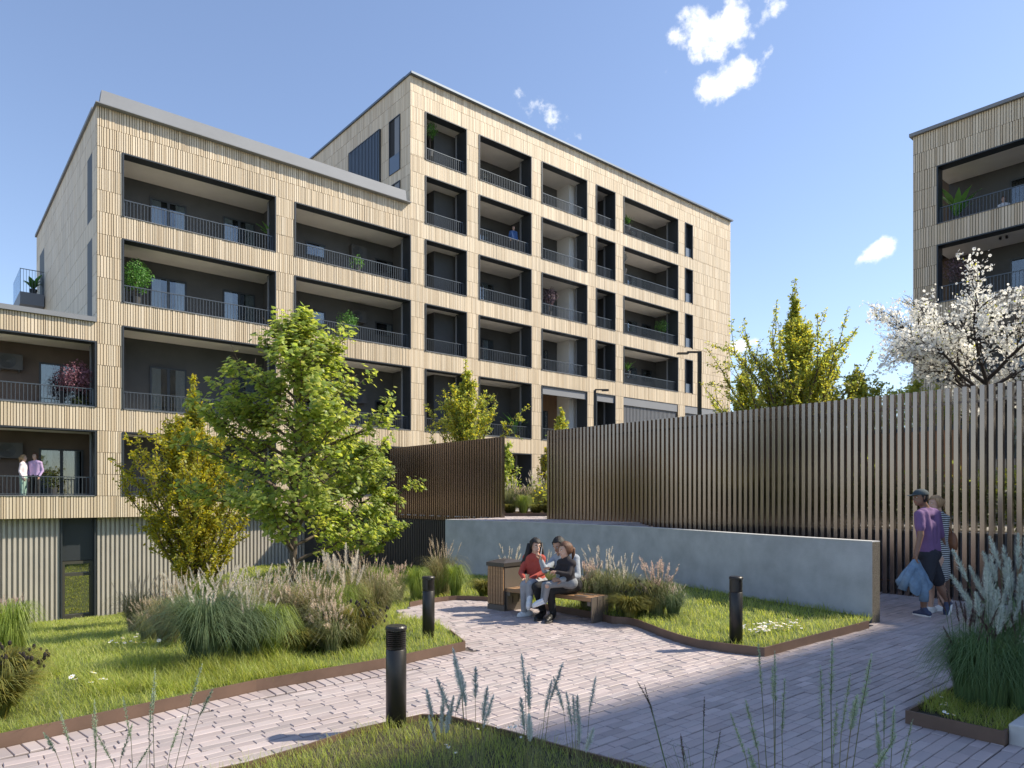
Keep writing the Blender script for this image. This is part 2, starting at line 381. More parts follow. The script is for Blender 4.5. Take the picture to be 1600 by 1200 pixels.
def railing(parent, s0, s1, y, z, h=0.66, pitch=0.115, name='railing', mats=M_RAIL):
    m = MB(); m.box(s0, s1, y - 0.02, y + 0.02, z + h - 0.03, z + h); m.box(s0, s1, y - 0.012, y + 0.012, z + 0.03, z + 0.055)
    n = max(2, int((s1 - s0) / pitch))
    for i in range(n + 1):
        x = s0 + (s1 - s0) * i / n; m.box(x - 0.008, x + 0.008, y - 0.01, y + 0.01, z + 0.056, z + h - 0.031)
    for x in (s0 + 0.03, s1 - 0.03): m.box(x - 0.02, x + 0.02, y + 0.021, y + 0.05, z - 0.02, z + h - 0.001)
    return m.build(name, mats, parent)
def ac_unit(parent, s, y, z, w_=0.8):
    b = MB(); b.box(s, s + w_, y - 0.30, y - 0.002, z, z + 0.55); b.box(s + 0.08, s + 0.12, y - 0.25, y - 0.003, z - 0.06, z - 0.001); b.box(s + w_ - 0.12, s + w_ - 0.08, y - 0.25, y - 0.003, z - 0.06, z - 0.001)
    o = b.build('air_conditioner', M_DARKWALL if False else mat('ac_grey', (0.075, 0.075, 0.075), 0.6), parent)
    g = MB(); c = (s + w_ * 0.4, z + 0.275)
    for k in range(5):
        r0 = 0.05 + 0.042 * k; n = 20
        vs = []; 
        for j in range(n):
            a = 2 * math.pi * j / n
            vs += [(c[0] + r0 * math.cos(a), y - 0.305, c[1] + r0 * math.sin(a)), (c[0] + (r0 + 0.02) * math.cos(a), y - 0.312, c[1] + (r0 + 0.02) * math.sin(a))]
        g.add(vs, [(2 * j, 2 * ((j + 1) % n), 2 * ((j + 1) % n) + 1, 2 * j + 1) for j in range(n)])
    g.build('fan_grille', M_ANTH, o)
    return o
def loggia(parent, s0, s1, z0, z1, D=2.1, T=0.35, jamb=0.7, rail=True, floor=0.4, left_open=False, sides=True, wall=None, lint=None, rail_h=0.66):
    m = MB(); zf = z0 - floor; wm = wall or M_DARKWALL
    e = 0.9                                                            # the recess runs on behind the piers
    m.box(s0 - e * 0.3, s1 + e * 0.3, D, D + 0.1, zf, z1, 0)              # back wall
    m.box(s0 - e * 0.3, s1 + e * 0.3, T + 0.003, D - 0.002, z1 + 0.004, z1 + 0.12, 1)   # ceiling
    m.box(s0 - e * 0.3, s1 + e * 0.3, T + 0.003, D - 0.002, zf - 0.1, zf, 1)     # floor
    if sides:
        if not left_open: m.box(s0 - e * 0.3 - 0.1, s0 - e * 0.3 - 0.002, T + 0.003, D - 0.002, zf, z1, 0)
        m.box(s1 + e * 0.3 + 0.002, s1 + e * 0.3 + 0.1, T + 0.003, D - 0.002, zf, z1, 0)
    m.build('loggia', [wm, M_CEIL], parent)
    f = MB(); t = 0.05
    f.box(s0 - 0.002, s0 + t, -0.055, jamb, z0, z1 - 0.002); f.box(s1 - t, s1 + 0.002, -0.055, jamb, z0, z1 - 0.002); f.box(s0 + t, s1 - t, -0.055, T + 0.1, z1 - t, z1 - 0.002)
    f.box(s1 - 0.09, s1 - t - 0.001, jamb - 0.08, jamb + 0.03, z0, z1 - t - 0.002, 1)
    f.box(s0 + t, s1 - t, -0.05, T, z0, z0 + 0.02, 1)
    f.build('reveal', [M_ANTH, M_ALU], parent)
    if lint:
        l = MB(); l.box(s0 + t + 0.002, s1 - t - 0.002, 0.02, 0.16, z1 - t - lint, z1 - t - 0.003); l.build('lintel', M_ALU, parent)
    if rail: railing(parent, s0 + t + 0.01, s1 - t - 0.01, 0.12, z0 + 0.02, rail_h)

def main_building():
    b = thing('apartment_building', 'long beige apartment block with cream ribbed cladding, stepping up to a tall wing', 'apartment building', (A0[0], A0[1], 0), TH)
    S = FA.s_at
    ST, SE = S(641), S(1141)                                            # tower corner, right end
    zr = {'r1': (11.93, 14.27), 'r2': (8.79, 11.13), 'r3': (4.87, 7.94), 'r4': (1.70, 4.05), 't1': (18.15, 20.50), 't2': (15.03, 17.38)}
    ZW, ZT, ZL = 15.72, 21.95, 7.92                                     # tops of cladding: wing, tower, low wing
    B0 = 0.92                                                           # underside of the lowest band
    c1, c2 = (S(191), S(431)), (S(460), S(641.5))
    tow = [(S(664), S(729)), (S(748), S(830)), (S(846), S(917)), (S(931), S(961)), (S(974), S(1059))]
    slit = (S(1070), S(1082))
    low = (-9.0, S(150.3))
    wing_ops = [(c[0], c[1], *zr[r]) for r in ('r1', 'r2', 'r3', 'r4') for c in (c1, c2)]
    low_ops = [(low[0], low[1], zr['r3'][0], 7.24), (low[0], low[1], *zr['r4'])]
    ge = 1.0
    tow_ops = [(c[0], c[1], *zr[r]) for r in ('t1', 't2', 'r1', 'r2', 'r3') for c in tow]
    tow_ops += [(slit[0], slit[1], zr[r][0] + 0.05, zr[r][1]) for r in ('t1', 't2', 'r1', 'r2')] + [(slit[0], S(1134), *zr['r3'])]
    tow_ops += [(c[0], c[1], ge, zr['r4'][1]) for c in tow]
    core = MB(); T = 0.35; DB = 2.2; DW, DT = 16.7, 15.0
    core_boxes(core, 0, ST, B0, ZW, wing_ops, 0.0, T)
    core_boxes(core, low[0], -0.002, B0, ZL, low_ops, 0.0, T)
    core_boxes(core, ST + 0.002, SE, ge, ZT, tow_ops, 0.0, T)
    core.box(0.35, ST, DB, DW - 0.003, -3, ZW - 0.1); core.box(ST + 0.002, SE, DB, DT, -3, ZT - 0.1); core.box(low[0], 0.347, DB, DW - 0.003, -3, ZL - 0.12)
    # roof decks, side walls in front of the recess depth
    core.box(0.352, ST - 0.002, T + 0.002, DB - 0.002, ZW - 0.35, ZW - 0.12); core.box(ST + 0.004, SE, T + 0.002, DB - 0.002, ZT - 0.35, ZT - 0.12); core.box(low[0], -0.01, T + 0.002, DB - 0.002, ZL - 0.35, ZL - 0.14)
    core.box(0.0, 0.345, T + 0.002, DW, ZL - 0.5, ZW - 0.002); core.box(ST + 0.003, ST + 0.3, T + 0.002, DT - 0.01, ZW - 1.0, ZT - 0.002)
    core.box(SE - 0.3, SE - 0.002, T + 0.002, DT - 0.01, -3, ZT - 0.002)
    core.box(low[0], ST - 0.01, T + 0.002, DB - 0.004, B0 + 0.002, B0 + 0.3)
    core.build('wall', M_CORE, b)
    rs = np.random.RandomState(3)
    ribs_object('cladding', np.concatenate([rib_mesh(solid_rows(0, ST - 0.004, B0, ZW, wing_ops), rs), rib_mesh(solid_rows(low[0], -0.004, B0, ZL, low_ops), rs)]), (0, 0, 0), (1, 0, 0), (0, -1, 0), M_TILE, b)
    ribs_object('cladding', rib_mesh(solid_rows(ST, SE, ge, ZT, tow_ops), rs, dmin=0.012, dmax=0.024, gap=0.013), (0, 0, 0), (1, 0, 0), (0, -1, 0), M_TILE, b)
    # shaded side of the wing: slits, ribs
    def y_at(u, s): return FA_side(s).s_at(u)
    def FA_side(s): return Frame(A0 + FA.ex * s, TH + math.pi / 2)
    fs = FA_side(0.0)
    ya, yb = fs.s_at(144.5), fs.s_at(137)
    yc, yd = fs.s_at(69.5), fs.s_at(62.5)
    side_ops = [(ya, yb, 11.93, 14.35), (ya, yb, 8.3, 11.2), (yc, yd, 11.93, 14.35)]
    ribs_object('side_cladding', rib_mesh(solid_rows(0, DW, ZL - 0.3, ZW, side_ops), rs, dmin=0.008, dmax=0.012, gap=0.004), (0, 0, 0), (0, 1, 0), (-1, 0, 0), M_TILE, b)
    for o in side_ops:
        w_ = MB(); w_.box(-0.012, 0.0, o[0], o[1], o[2], o[3]); w_.build('slit_window', mat('slit_dark', (0.05, 0.055, 0.06), 0.6), b)
    ft = FA_side(ST); x0 = ft.s_at(626); x1 = ft.s_at(609); x2 = ft.s_at(595.5); x3 = ft.s_at(547)
    t_ops = [(x0, x1, 17.75, 20.45), (x0, x1, 14.6, 17.2), (x2, x3, 17.75, 20.45)]
    ribs_object('side_cladding', rib_mesh(solid_rows(0, DT, ZW - 0.8, ZT, t_ops), rs, dmin=0.008, dmax=0.012, gap=0.004), (ST, 0, 0), (0, 1, 0), (-1, 0, 0), M_TILE, b)
    for o in t_ops[:2]:
        w_ = MB(); w_.box(ST - 0.06, ST - 0.012, o[0], o[0] + 0.05, o[2], o[3]); w_.box(ST - 0.06, ST - 0.012, o[1] - 0.05, o[1], o[2], o[3]); w_.box(ST - 0.06, ST - 0.012, o[0] + 0.05, o[1] - 0.05, o[3] - 0.05, o[3])
        w_.box(ST - 0.010, ST - 0.002, o[0] + 0.05, o[1] - 0.05, o[2], o[3] - 0.05, 1); w_.box(ST - 0.03, ST - 0.012, o[0] + 0.06, o[0] + (o[1] - o[0]) * .5, o[2] + 0.03, o[3] - 0.06, 2)
        w_.box(ST - 0.05, ST - 0.035, o[0] + 0.05, o[1] - 0.05, o[2], o[2] + 0.85, 3)
        w_.build('slit_window', [M_ANTH, M_ROOM, M_ALU, M_ALU_D], b)
    lv = MB(); o = t_ops[2]
    lv.box(ST - 0.03, ST - 0.004, o[0], o[1], o[2], o[3], 0)
    n = int((o[1] - o[0]) / 0.16)
    for i in range(n): y = o[0] + 0.05 + (o[1] - o[0] - 0.1) * (i + .5) / n; lv.box(ST - 0.10, ST - 0.032, y - 0.03, y + 0.03, o[2] + 0.03, o[3] - 0.05, 1)
    lv.box(ST - 0.11, ST - 0.032, o[0], o[0] + 0.04, o[2], o[3] - 0.041, 0); lv.box(ST - 0.11, ST - 0.032, o[1] - 0.04, o[1], o[2], o[3] - 0.041, 0); lv.box(ST - 0.11, ST - 0.032, o[0], o[1], o[3] - 0.04, o[3], 0)
    lv.build('louvre_panel', [M_ANTH, M_ALU_D], b)
    # copings
    cp = MB()
    cp.add([(0.05, -0.24, ZW + 0.02), (ST - 0.35, -0.24, ZW + 0.02), (ST - 0.35, -0.16, ZW + 0.52), (0.12, -0.16, ZW + 0.52), (0.05, 0.1, ZW + 0.02), (ST - 0.35, 0.1, ZW + 0.02), (ST - 0.35, 0.1, ZW + 0.52), (0.12, 0.1, ZW + 0.52)],
           [(0, 1, 2, 3), (3, 2, 6, 7), (1, 5, 6, 2), (4, 0, 3, 7), (5, 4, 7, 6), (1, 0, 4, 5)])
    cp.box(-0.08, ST - 0.1, -0.27, 0.45, ZW - 0.02, ZW + 0.018); cp.box(-0.09, 0.3, 0.452, DW, ZW - 0.02, ZW + 0.10)
    cp.build('coping', M_ALU, b)
    cp = MB(); cp.box(ST - 0.07, SE + 0.07, -0.22, 0.4, ZT, ZT + 0.10); cp.box(ST - 0.09, ST + 0.4, 0.402, DT, ZT, ZT + 0.10); cp.box(SE - 0.3, SE + 0.07, 0.402, DT, ZT, ZT + 0.10); cp.build('coping', M_ALU_D, b)
    cp = MB(); cp.box(low[0], -0.03, -0.12, 0.4, ZL, ZL + 0.17); cp.box(low[0], -0.03, 0.402, DW, ZL - 0.02, ZL + 0.02); cp.build('coping', M_ALU, b)
    # loggias
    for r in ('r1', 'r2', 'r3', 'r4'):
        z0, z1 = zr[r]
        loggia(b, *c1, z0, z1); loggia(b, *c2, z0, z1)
        D = 2.1; h = 1.78 if r != 'r3' else 2.05
        for ua, ub in ((234, 291), (348, 398)): window(b, S(ua, D), S(ub, D), D, z0 - 0.38, z0 + h)
        for ua, ub in ((477, 508), (586, 613)): window(b, S(ua, D), S(ub, D), D, z0 + 0.95, z0 + 1.6, curtains=(0.7, 1.0), mull=0)
        ac_unit(b, S(545, D), D, z0 + 1.35)
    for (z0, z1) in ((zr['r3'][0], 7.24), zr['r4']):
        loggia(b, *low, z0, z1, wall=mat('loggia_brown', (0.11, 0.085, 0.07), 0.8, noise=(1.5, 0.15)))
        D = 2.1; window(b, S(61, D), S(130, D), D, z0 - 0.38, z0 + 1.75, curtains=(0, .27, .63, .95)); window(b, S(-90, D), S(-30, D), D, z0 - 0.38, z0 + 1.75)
        ac_unit(b, S(-6, D), D, z0 + 1.35, 0.75)
    M_WARM = mat('warm_panel', (0.2, 0.12, 0.07), 0.6, noise=(2, 0.2, (6, 6, 0.5)))
    for r in ('t1', 't2', 'r1', 'r2', 'r3'):
        z0, z1 = zr[r]; D = 2.1
        for k, c in enumerate(tow):
            if r == 'r3' and k in (4,):
                f = MB(); f.box(c[0], c[1], 0.30, 0.34, z0, z1); f.box(c[0], c[1], 0.02, 0.2, z1 - 0.5, z1 - 0.003, 1); n = int((c[1] - c[0]) / 0.14)
                for i in range(n): x = c[0] + (c[1] - c[0]) * (i + .5) / n; f.box(x - 0.03, x + 0.03, 0.1, 0.298, z0, z1 - 0.502, 1)
                f.build('louvre_panel', [M_ANTH, M_ALU], b); continue
            wl = M_WARM if (r == 'r3' and k == 2) else None
            loggia(b, c[0], c[1], z0, z1, jamb=0.85, wall=wl, lint=0.42 if (r == 'r3' and k in (2, 3)) else None)
            L_ = c[1] - c[0]; h = 1.75 if r != 'r3' else 2.0
            if k == 0:
                m = MB(); m.box(c[0] + L_ * 0.5, c[1] + 0.2, 1.1, D - 0.005, z0 - 0.39, z1 - 0.002); m.build('loggia_corner', M_DARKWALL, b)
            if k == 1: window(b, c[0] + L_ * 0.28, c[0] + L_ * 0.72, D, z0 - 0.38, z0 + h, curtains=(0.55, 0.8)); ac_unit(b, c[0] + 0.1, D, z0 + 1.5)
            if k == 2:
                window(b, c[0] + L_ * 0.36, c[0] + L_ * 0.66, D, z0 - 0.38, z0 + h, curtains=(0.1, 0.6)); ac_unit(b, c[0] + 0.2, D, z0 + 1.5, 0.6)
                m = MB(); m.box(c[1] - L_ * 0.12, c[1] + 0.25, 1.05, D - 0.005, z0 - 0.39, z1 - 0.002); m.build('white_partition', M_WHITE, b)
            if k == 4:
                window(b, c[0] + L_ * 0.50, c[0] + L_ * 0.68, D, z0 + 0.9, z0 + 1.7, curtains=(0.5, 1.0), mull=0); window(b, c[0] + L_ * 0.78, c[0] + L_ * 0.96, D, z0 + 0.9, z0 + 1.7, curtains=(0.0, 0.5), mull=0)
    for r in ('t1', 't2', 'r1', 'r2'):
        z0, z1 = zr[r]; m = MB(); m.box(slit[0] - 0.002, slit[1] + 0.002, 0.3, 0.34, z0, z1); m.box(slit[0], slit[0] + 0.05, -0.05, 0.298, z0, z1); m.box(slit[1] - 0.05, slit[1], -0.05, 0.298, z0, z1); m.box(slit[0] + 0.05, slit[1] - 0.05, -0.05, 0.298, z1 - 0.05, z1)
        m.box(slit[0] + 0.05, slit[1] - 0.05, 0.1, 0.12, z0 + 0.05, z0 + 0.7, 1); m.build('slit_window', [M_ANTH, M_ALU_D], b)
    z0, z1 = zr['r3']; f = MB(); a0, a1 = slit[0], S(1134)
    f.box(a0, a1, 0.30, 0.34, z0, z1); f.box(a0, a1, 0.02, 0.2, z1 - 0.5, z1 - 0.003, 1); n = int((a1 - a0) / 0.14)
    for i in range(n): x = a0 + (a1 - a0) * (i + .5) / n; f.box(x - 0.03, x + 0.03, 0.1, 0.298, z0, z1 - 0.502, 1)
    f.build('louvre_panel', [M_ANTH, M_ALU], b)
    for k, c in enumerate(tow):
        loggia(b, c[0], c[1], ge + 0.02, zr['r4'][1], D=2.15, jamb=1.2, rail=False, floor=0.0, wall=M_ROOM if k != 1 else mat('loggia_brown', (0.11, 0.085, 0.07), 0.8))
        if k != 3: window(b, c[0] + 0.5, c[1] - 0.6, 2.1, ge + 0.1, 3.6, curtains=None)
    # ground floor of the wing: ribbed metal with one tall glazed bay
    g0, g1 = S(95, .3), S(150, .3); zg = -2.95; gz = B0 + 0.0
    m = MB(); rr = MB()
    e1 = S(640)
    m.box(low[0], g0, 0.46, 0.6, zg, gz); m.box(g1, e1, 0.46, 0.6, zg, gz)
    m.box(g0 - 0.001, g1 + 0.001, 1.0, 1.1, zg, gz)
    m.build('plinth_wall', M_RIB, b)
    for (xa, xb) in ((low[0], g0 - 0.02), (g1 + 0.02, e1)):
        n = int((xb - xa) / 0.15)
        for i in range(n):
            x = xa + (xb - xa) * (i + .5) / n
            rr.add([(x - 0.055, 0.459, zg), (x - 0.038, 0.36, zg), (x + 0.038, 0.36, zg), (x + 0.055, 0.459, zg), (x - 0.055, 0.459, gz - 0.003), (x - 0.038, 0.36, gz - 0.003), (x + 0.038, 0.36, gz - 0.003), (x + 0.055, 0.459, gz - 0.003)], [(0, 1, 5, 4), (1, 2, 6, 5), (2, 3, 7, 6)])
    tag(rr.build('ribbed_cladding', M_RIB, b), kind='stuff')
    m = MB(); m.box(g0, g1, 0.55, 0.6, -0.62, gz - 0.002); m.box(g0, g0 + 0.05, 0.30, 0.55, zg, gz - 0.002); m.box(g1 - 0.05, g1, 0.30, 0.55, zg, gz - 0.002); m.build('fascia_panel', M_ANTH, b)
    wd = MB(); yy = 0.62
    wd.box(g0 + 0.05, g0 + 0.15, 0.5, 0.7, zg, -0.64); wd.box(g1 - 0.15, g1 - 0.05, 0.5, 0.7, zg, -0.64); wd.box(g0 + 0.15, g1 - 0.15, 0.5, 0.7, -0.74, -0.64); wd.box(g0 + 0.15, g1 - 0.15, 0.5, 0.7, -1.17, -1.06); wd.box(g0 + 0.15, g1 - 0.15, 0.5, 0.7, -2.75, -2.55)
    wo = wd.build('window', mat('olive_frame', (0.06, 0.058, 0.045), 0.5), b)
    for za, zb in ((-1.06, -0.74), (-2.55, -1.17)):
        p = MB(); p.box(g0 + 0.15, g1 - 0.15, yy, yy + 0.01, za, zb); p.build('pane', glass_mat('mirror_glass', (0.3, 0.33, 0.3), 0.55), wo)
    # small balcony hanging off the shaded side
    ba, bb_ = fs.s_at(71, ), DW - 0.1
    ba = max(ba, 12.8)
    m = MB(); m.box(-1.05, -0.05, ba, bb_, 11.25, 11.85); o = m.build('balcony', mat('balcony_grey', (0.16, 0.175, 0.20), 0.55), b)
    g = MB(); g.box(-1.05, -1.035, ba, bb_, 11.86, 13.0); g.build('glass_panel', glass_mat('balcony_glass', (0.62, 0.74, 0.84), 0.2), o)
    rl = MB(); rl.box(-1.06, -0.05, ba, ba + 0.03, 12.97, 13.0)
    for i in range(9): x = -1.03 + 0.96 * i / 8; rl.box(x - 0.008, x + 0.008, ba + 0.005, ba + 0.02, 11.855, 12.968)
    rl.build('railing', M_RAIL, o)
    return b
BLD = main_building()

def right_building():
    b = thing('apartment_building', 'beige ribbed apartment block at the right edge, behind the white blossom tree', 'apartment building', (FB.o[0], FB.o[1], 0), FB.a)
    S = FB.s_at; a0 = S(1464); a1 = 14.0; L_ = 24.0; ZT = 16.36; T = 0.35; DB = 2.2; z_g = 0.9
    ops = [(a0, a1, zb, zb + 2.33) for zb in (12.54, 9.39, 6.24, 3.09)] + [(a1 + 1, L_ - 1, zb, zb + 2.33) for zb in (12.54, 9.39, 6.24, 3.09)]
    c = MB(); core_boxes(c, 0, L_, z_g, ZT, ops, 0, T)
    c.box(0, L_, DB + 0.1, 14, z_g, ZT - 0.1); c.box(0, L_, T + 0.002, DB + 0.098, ZT - 0.5, ZT - 0.1)
    for zb in (12.54, 9.39, 6.24, 3.09): c.box(0.0, 0.4, T + 0.002, DB + 0.098, zb - 0.8, zb - 0.002)
    c.build('wall', M_CORE, b)
    rs = np.random.RandomState(5)
    ribs_object('cladding', rib_mesh(solid_rows(0, L_, z_g, ZT, ops), rs, wmin=0.07, wmax=0.115), (0, 0, 0), (1, 0, 0), (0, -1, 0), M_TILE, b)
    cp = MB(); cp.box(-0.1, L_ + 0.1, -0.15, 0.4, ZT, ZT + 0.13); cp.box(-0.1, 0.3, 0.402, 14, ZT, ZT + 0.13); cp.build('coping', M_ALU, b)
    for zb in (12.54, 9.39, 6.24, 3.09):
        loggia(b, a0, a1, zb, zb + 2.33, D=2.2, left_open=True, jamb=0.45, sides=False); loggia(b, a1 + 1, L_ - 1, zb, zb + 2.33, D=2.2)
        window(b, a0 + 1.9, a0 + 5.2, 2.2, zb - 0.38, zb + 1.75, curtains=(0.8, 1.0), mull=2); window(b, a0 + 6.5, a0 + 9.0, 2.2, zb - 0.38, zb + 1.75)
        railing(b, 0.05, 0.06 + 0.001 + 0.4, 1.9, zb, 0.66)
    # far end return railing
    return b
BLD2 = right_building()

def near_building():
    """the block to the right of the viewer whose roof edge throws the shade over the near paving"""
    H = 14.0; L_ = H / math.tan(R(SUN_EL)); sp, sq = float(SDIR @ D1), float(SDIR @ D2)
    p0, q0 = 0.0 + L_ * sp, 3.76 + L_ * sq
    o = D1 * p0 + D2 * q0
    b = thing('apartment_building', 'third apartment block beyond the right edge, throwing its shade on the near paving', 'apartment building', (o[0], o[1], 0), FB.a)
    ops = [(1.0 + 7 * k, 6.5 + 7 * k, zb, zb + 2.33) for k in range(1) for zb in (10.6, 7.45, 4.3, 1.15)]
    c = MB(); core_boxes(c, 0, 9, -0.5, H, ops, 0, 0.35); c.box(0, 9, 2.2, 11, -0.5, H - 0.05); c.box(0, 0.35, 0.352, 2.198, -0.5, H - 0.05); c.box(0.352, 9, 0.352, 2.198, H - 0.5, H - 0.05); c.build('wall', M_CORE, b)
    rs = np.random.RandomState(9)
    ribs_object('cladding', rib_mesh(solid_rows(0, 9, -0.5, H, ops), rs), (0, 0, 0), (1, 0, 0), (0, -1, 0), M_TILE, b)
    ribs_object('side_cladding', rib_mesh(solid_rows(0, 11, -0.5, H - 0.05, []), rs), (0, 0, 0), (0, 1, 0), (-1, 0, 0), M_TILE, b)
    for s0, s1, z0, z1 in ops:
        loggia(b, s0, s1, z0, z1); window(b, s0 + 1, s0 + 3, 2.1, z0 - 0.38, z0 + 1.75)
near_building()
# ------------------------------------------------------------------ the site: terrain, paving, walls, fence
def sstep(x, a, b):
    t = np.clip((np.asarray(x, float) - a) / (b - a), 0, 1); return t * t * (3 - 2 * t)
def lawn_z(x, y):
    p, q = to_pq(np.asarray(x, float), np.asarray(y, float))
    k = 0.130 + (0.060 - 0.130) * sstep(p, 5, 11)
    d = np.maximum(q - 7.2, 0)
    return 0.07 - k * (np.sqrt(d * d + 0.25) - 0.5)
def ground_ray(u, v, zf=lawn_z):
    """where the line of sight through (u, v) meets the lawn"""
    Y = 3.0
    while Y < 40:
        x = (u - U0) / F * Y; z = EYE + (V0 - v) / F * Y
        if z <= float(zf(x, Y)): return Vector((x, Y, float(zf(x, Y))))
        Y += 0.02
    return Vector(((u - U0) / F * Y, Y, float(zf((u - U0) / F * Y, Y))))

wall_top = [(695.8, 811.5), (797, 814.9), (876, 817.7), (960, 821.3), (1040, 825.7), (1170, 834.2), (1270, 840.2), (1363, 845.7)]
ZTER = 1.073
WALL = catmull([((u - U0) / F * (EYE - ZTER) * F / (v - V0), (EYE - ZTER) * F / (v - V0)) for u, v in wall_top], 4)   # front top edge, left to right
E1 = [ray(0, 1168.7), ray(400, 1079.5), ray(600, 1044), ray(726, 1016)]
def ext(a, b, d): a, b = np.array(a), np.array(b); n = (a - b) / np.linalg.norm(a - b); return tuple(a + n * d)
E1 = [ext(E1[0], E1[1], 12.0)] + E1
E2 = [ray(*q) for q in ((690, 985), (634, 961), (640, 948))]
E3 = catmull([ray(*q) for q in ((640, 948), (675, 941.5), (715, 937.5), (770, 940), (800, 943))], 3) + catmull([ray(*q) for q in ((850, 953), (923, 966), (956, 974), (981, 976), (1003, 982), (1040, 997), (1087, 1011.5), (1135, 1019), (1194, 1026))], 4) + [ray(1357, 981.5)]
LAWN = E1 + E2 + E3[1:] + [(WALL[-1][0], WALL[-1][1])] + WALL[::-1][1:] + [pq(12.66, 15.25), pq(12.66, 28.9), pq(-14, 28.9)]
FG = [(-3.2, 2.0), (-2.6, 3.35)] + [ray(u, v, 0.09) for u, v in ((387, 1192), (475, 1166), (550, 1141), (612, 1127), (659, 1117), (695, 1117.5), (737, 1128), (800, 1144), (900, 1172), (947, 1184), (1003, 1198))] + [(1.35, 3.55), (2.2, 3.1), (2.5, 2.0)]
rb = to_pq(*ray(1417, 1130)); re = to_pq(*ray(1567, 1160))
RB = [pq(rb[0], rb[1]), pq(rb[0], re[1] - 0.02), pq(rb[0] + 3.9, re[1] - 0.02), pq(rb[0] + 3.9, rb[1])]

def sheet(name, poly, zf, mats, step=None, kind='structure', parent=None, drop=None):
    if step:
        dense = []
        for i in range(len(poly)):
            a, b_ = np.array(poly[i]), np.array(poly[(i + 1) % len(poly)]); k = max(1, int(np.linalg.norm(b_ - a) / step)); dense += [tuple(a + (b_ - a) * j / k) for j in range(k)]
        poly = dense
    pts = [Vector((x, y)) for x, y in poly]; n = len(pts); edges = [(i, (i + 1) % n) for i in range(n)]
    if step:
        xs = [p.x for p in pts]; ys = [p.y for p in pts]
        gx, gy = np.meshgrid(np.arange(min(xs), max(xs), step), np.arange(min(ys), max(ys), step)); gx = gx.ravel() + rng.uniform(-.1, .1, gx.size) * step; gy = gy.ravel() + rng.uniform(-.1, .1, gy.size) * step
        k = in_poly(gx, gy, poly); pts = pts + [Vector((a, b)) for a, b in zip(gx[k], gy[k])]
    vs, _, fs, *_ = delaunay_2d_cdt(pts, edges, [list(range(n))], 1, 1e-5)
    m = MB(); m.add([(v.x, v.y, float(zf(v.x, v.y)) if callable(zf) else zf) for v in vs], [tuple(f) for f in fs])
    o = m.build(name, mats, parent, smooth=bool(step))
    if kind: o['kind'] = kind
    return o
# ground to the horizon, lower than everything
g = MB(); g.box(-900, 900, -300, 1500, -3.6, -3.0); tag(g.build('ground', M_GROUND), kind='structure')
court = [pq(-15, -9), pq(13.0, -9), pq(13.0, 4.7)] + [(WALL[-1][0] + 0.1, WALL[-1][1] + 0.05)] + [(x, y) for x, y in E3[::-1]] + E2[::-1][1:] + E1[::-1]
def nudge(poly): return poly
PAVING = sheet('paving', court, -0.012, M_JOINT)
LAWN_O = sheet('lawn', LAWN, lawn_z, M_LAWNBASE, step=0.6)
for nm, poly in (('planting_bed', FG), ('planting_bed', RB)): sheet(nm, poly, lambda x, y: 0.055, M_SOIL, step=0.3)

# terrace and ramp
nb = [(x + 0.0, y) for x, y in WALL]
nrm = []
for i, (x, y) in enumerate(WALL):
    a = np.array(WALL[max(i - 1, 0)]); c = np.array(WALL[min(i + 1, len(WALL) - 1)]); t = (c - a) / np.linalg.norm(c - a); nrm.append(np.array([-t[1], t[0]]))
    if nrm[-1] @ np.array([0.6, 0.8]) < 0: nrm[-1] = -nrm[-1]
WT = 0.16
WBACK = [tuple(np.array(wp) + n_ * WT) for wp, n_ in zip(WALL, nrm)]
QR0, QR1 = 5.0, 10.3
back_ramp = [p for p in WBACK if to_pq(*p)[1] < QR1]
back_ter = [p for p in WBACK if to_pq(*p)[1] >= QR1]
def ramp_z(x, y): return -0.012 + (ZTER - 0.02) * np.clip((to_pq(x, y)[1] - QR0) / (QR1 - QR0), 0, 1)
i0 = len(back_ter)
xq = WBACK[i0 - 1], WBACK[i0]
f_ = (QR1 - to_pq(*xq[0])[1]) / (to_pq(*xq[1])[1] - to_pq(*xq[0])[1]); pr = tuple(np.array(xq[0]) * (1 - f_) + np.array(xq[1]) * f_)
sheet('ramp', [pr] + back_ramp + [(WALL[-1][0] + 0.1, WALL[-1][1] + 0.05), pq(13.0, 4.7), pq(13.0, QR1)], ramp_z, M_JOINT, step=0.5)
TERR = [pq(12.66, 28.9), pq(12.66, 15.25), (WALL[0][0], WALL[0][1])] + back_ter + [pr, pq(13.02, QR1), pq(13.02, -9), pq(90, -9), pq(90, 90), pq(-40, 90), pq(-40, 45), pq(12.66, 45)]
tm = MB()
sheet('terrace', TERR, ZTER - 0.012, M_GROUND)

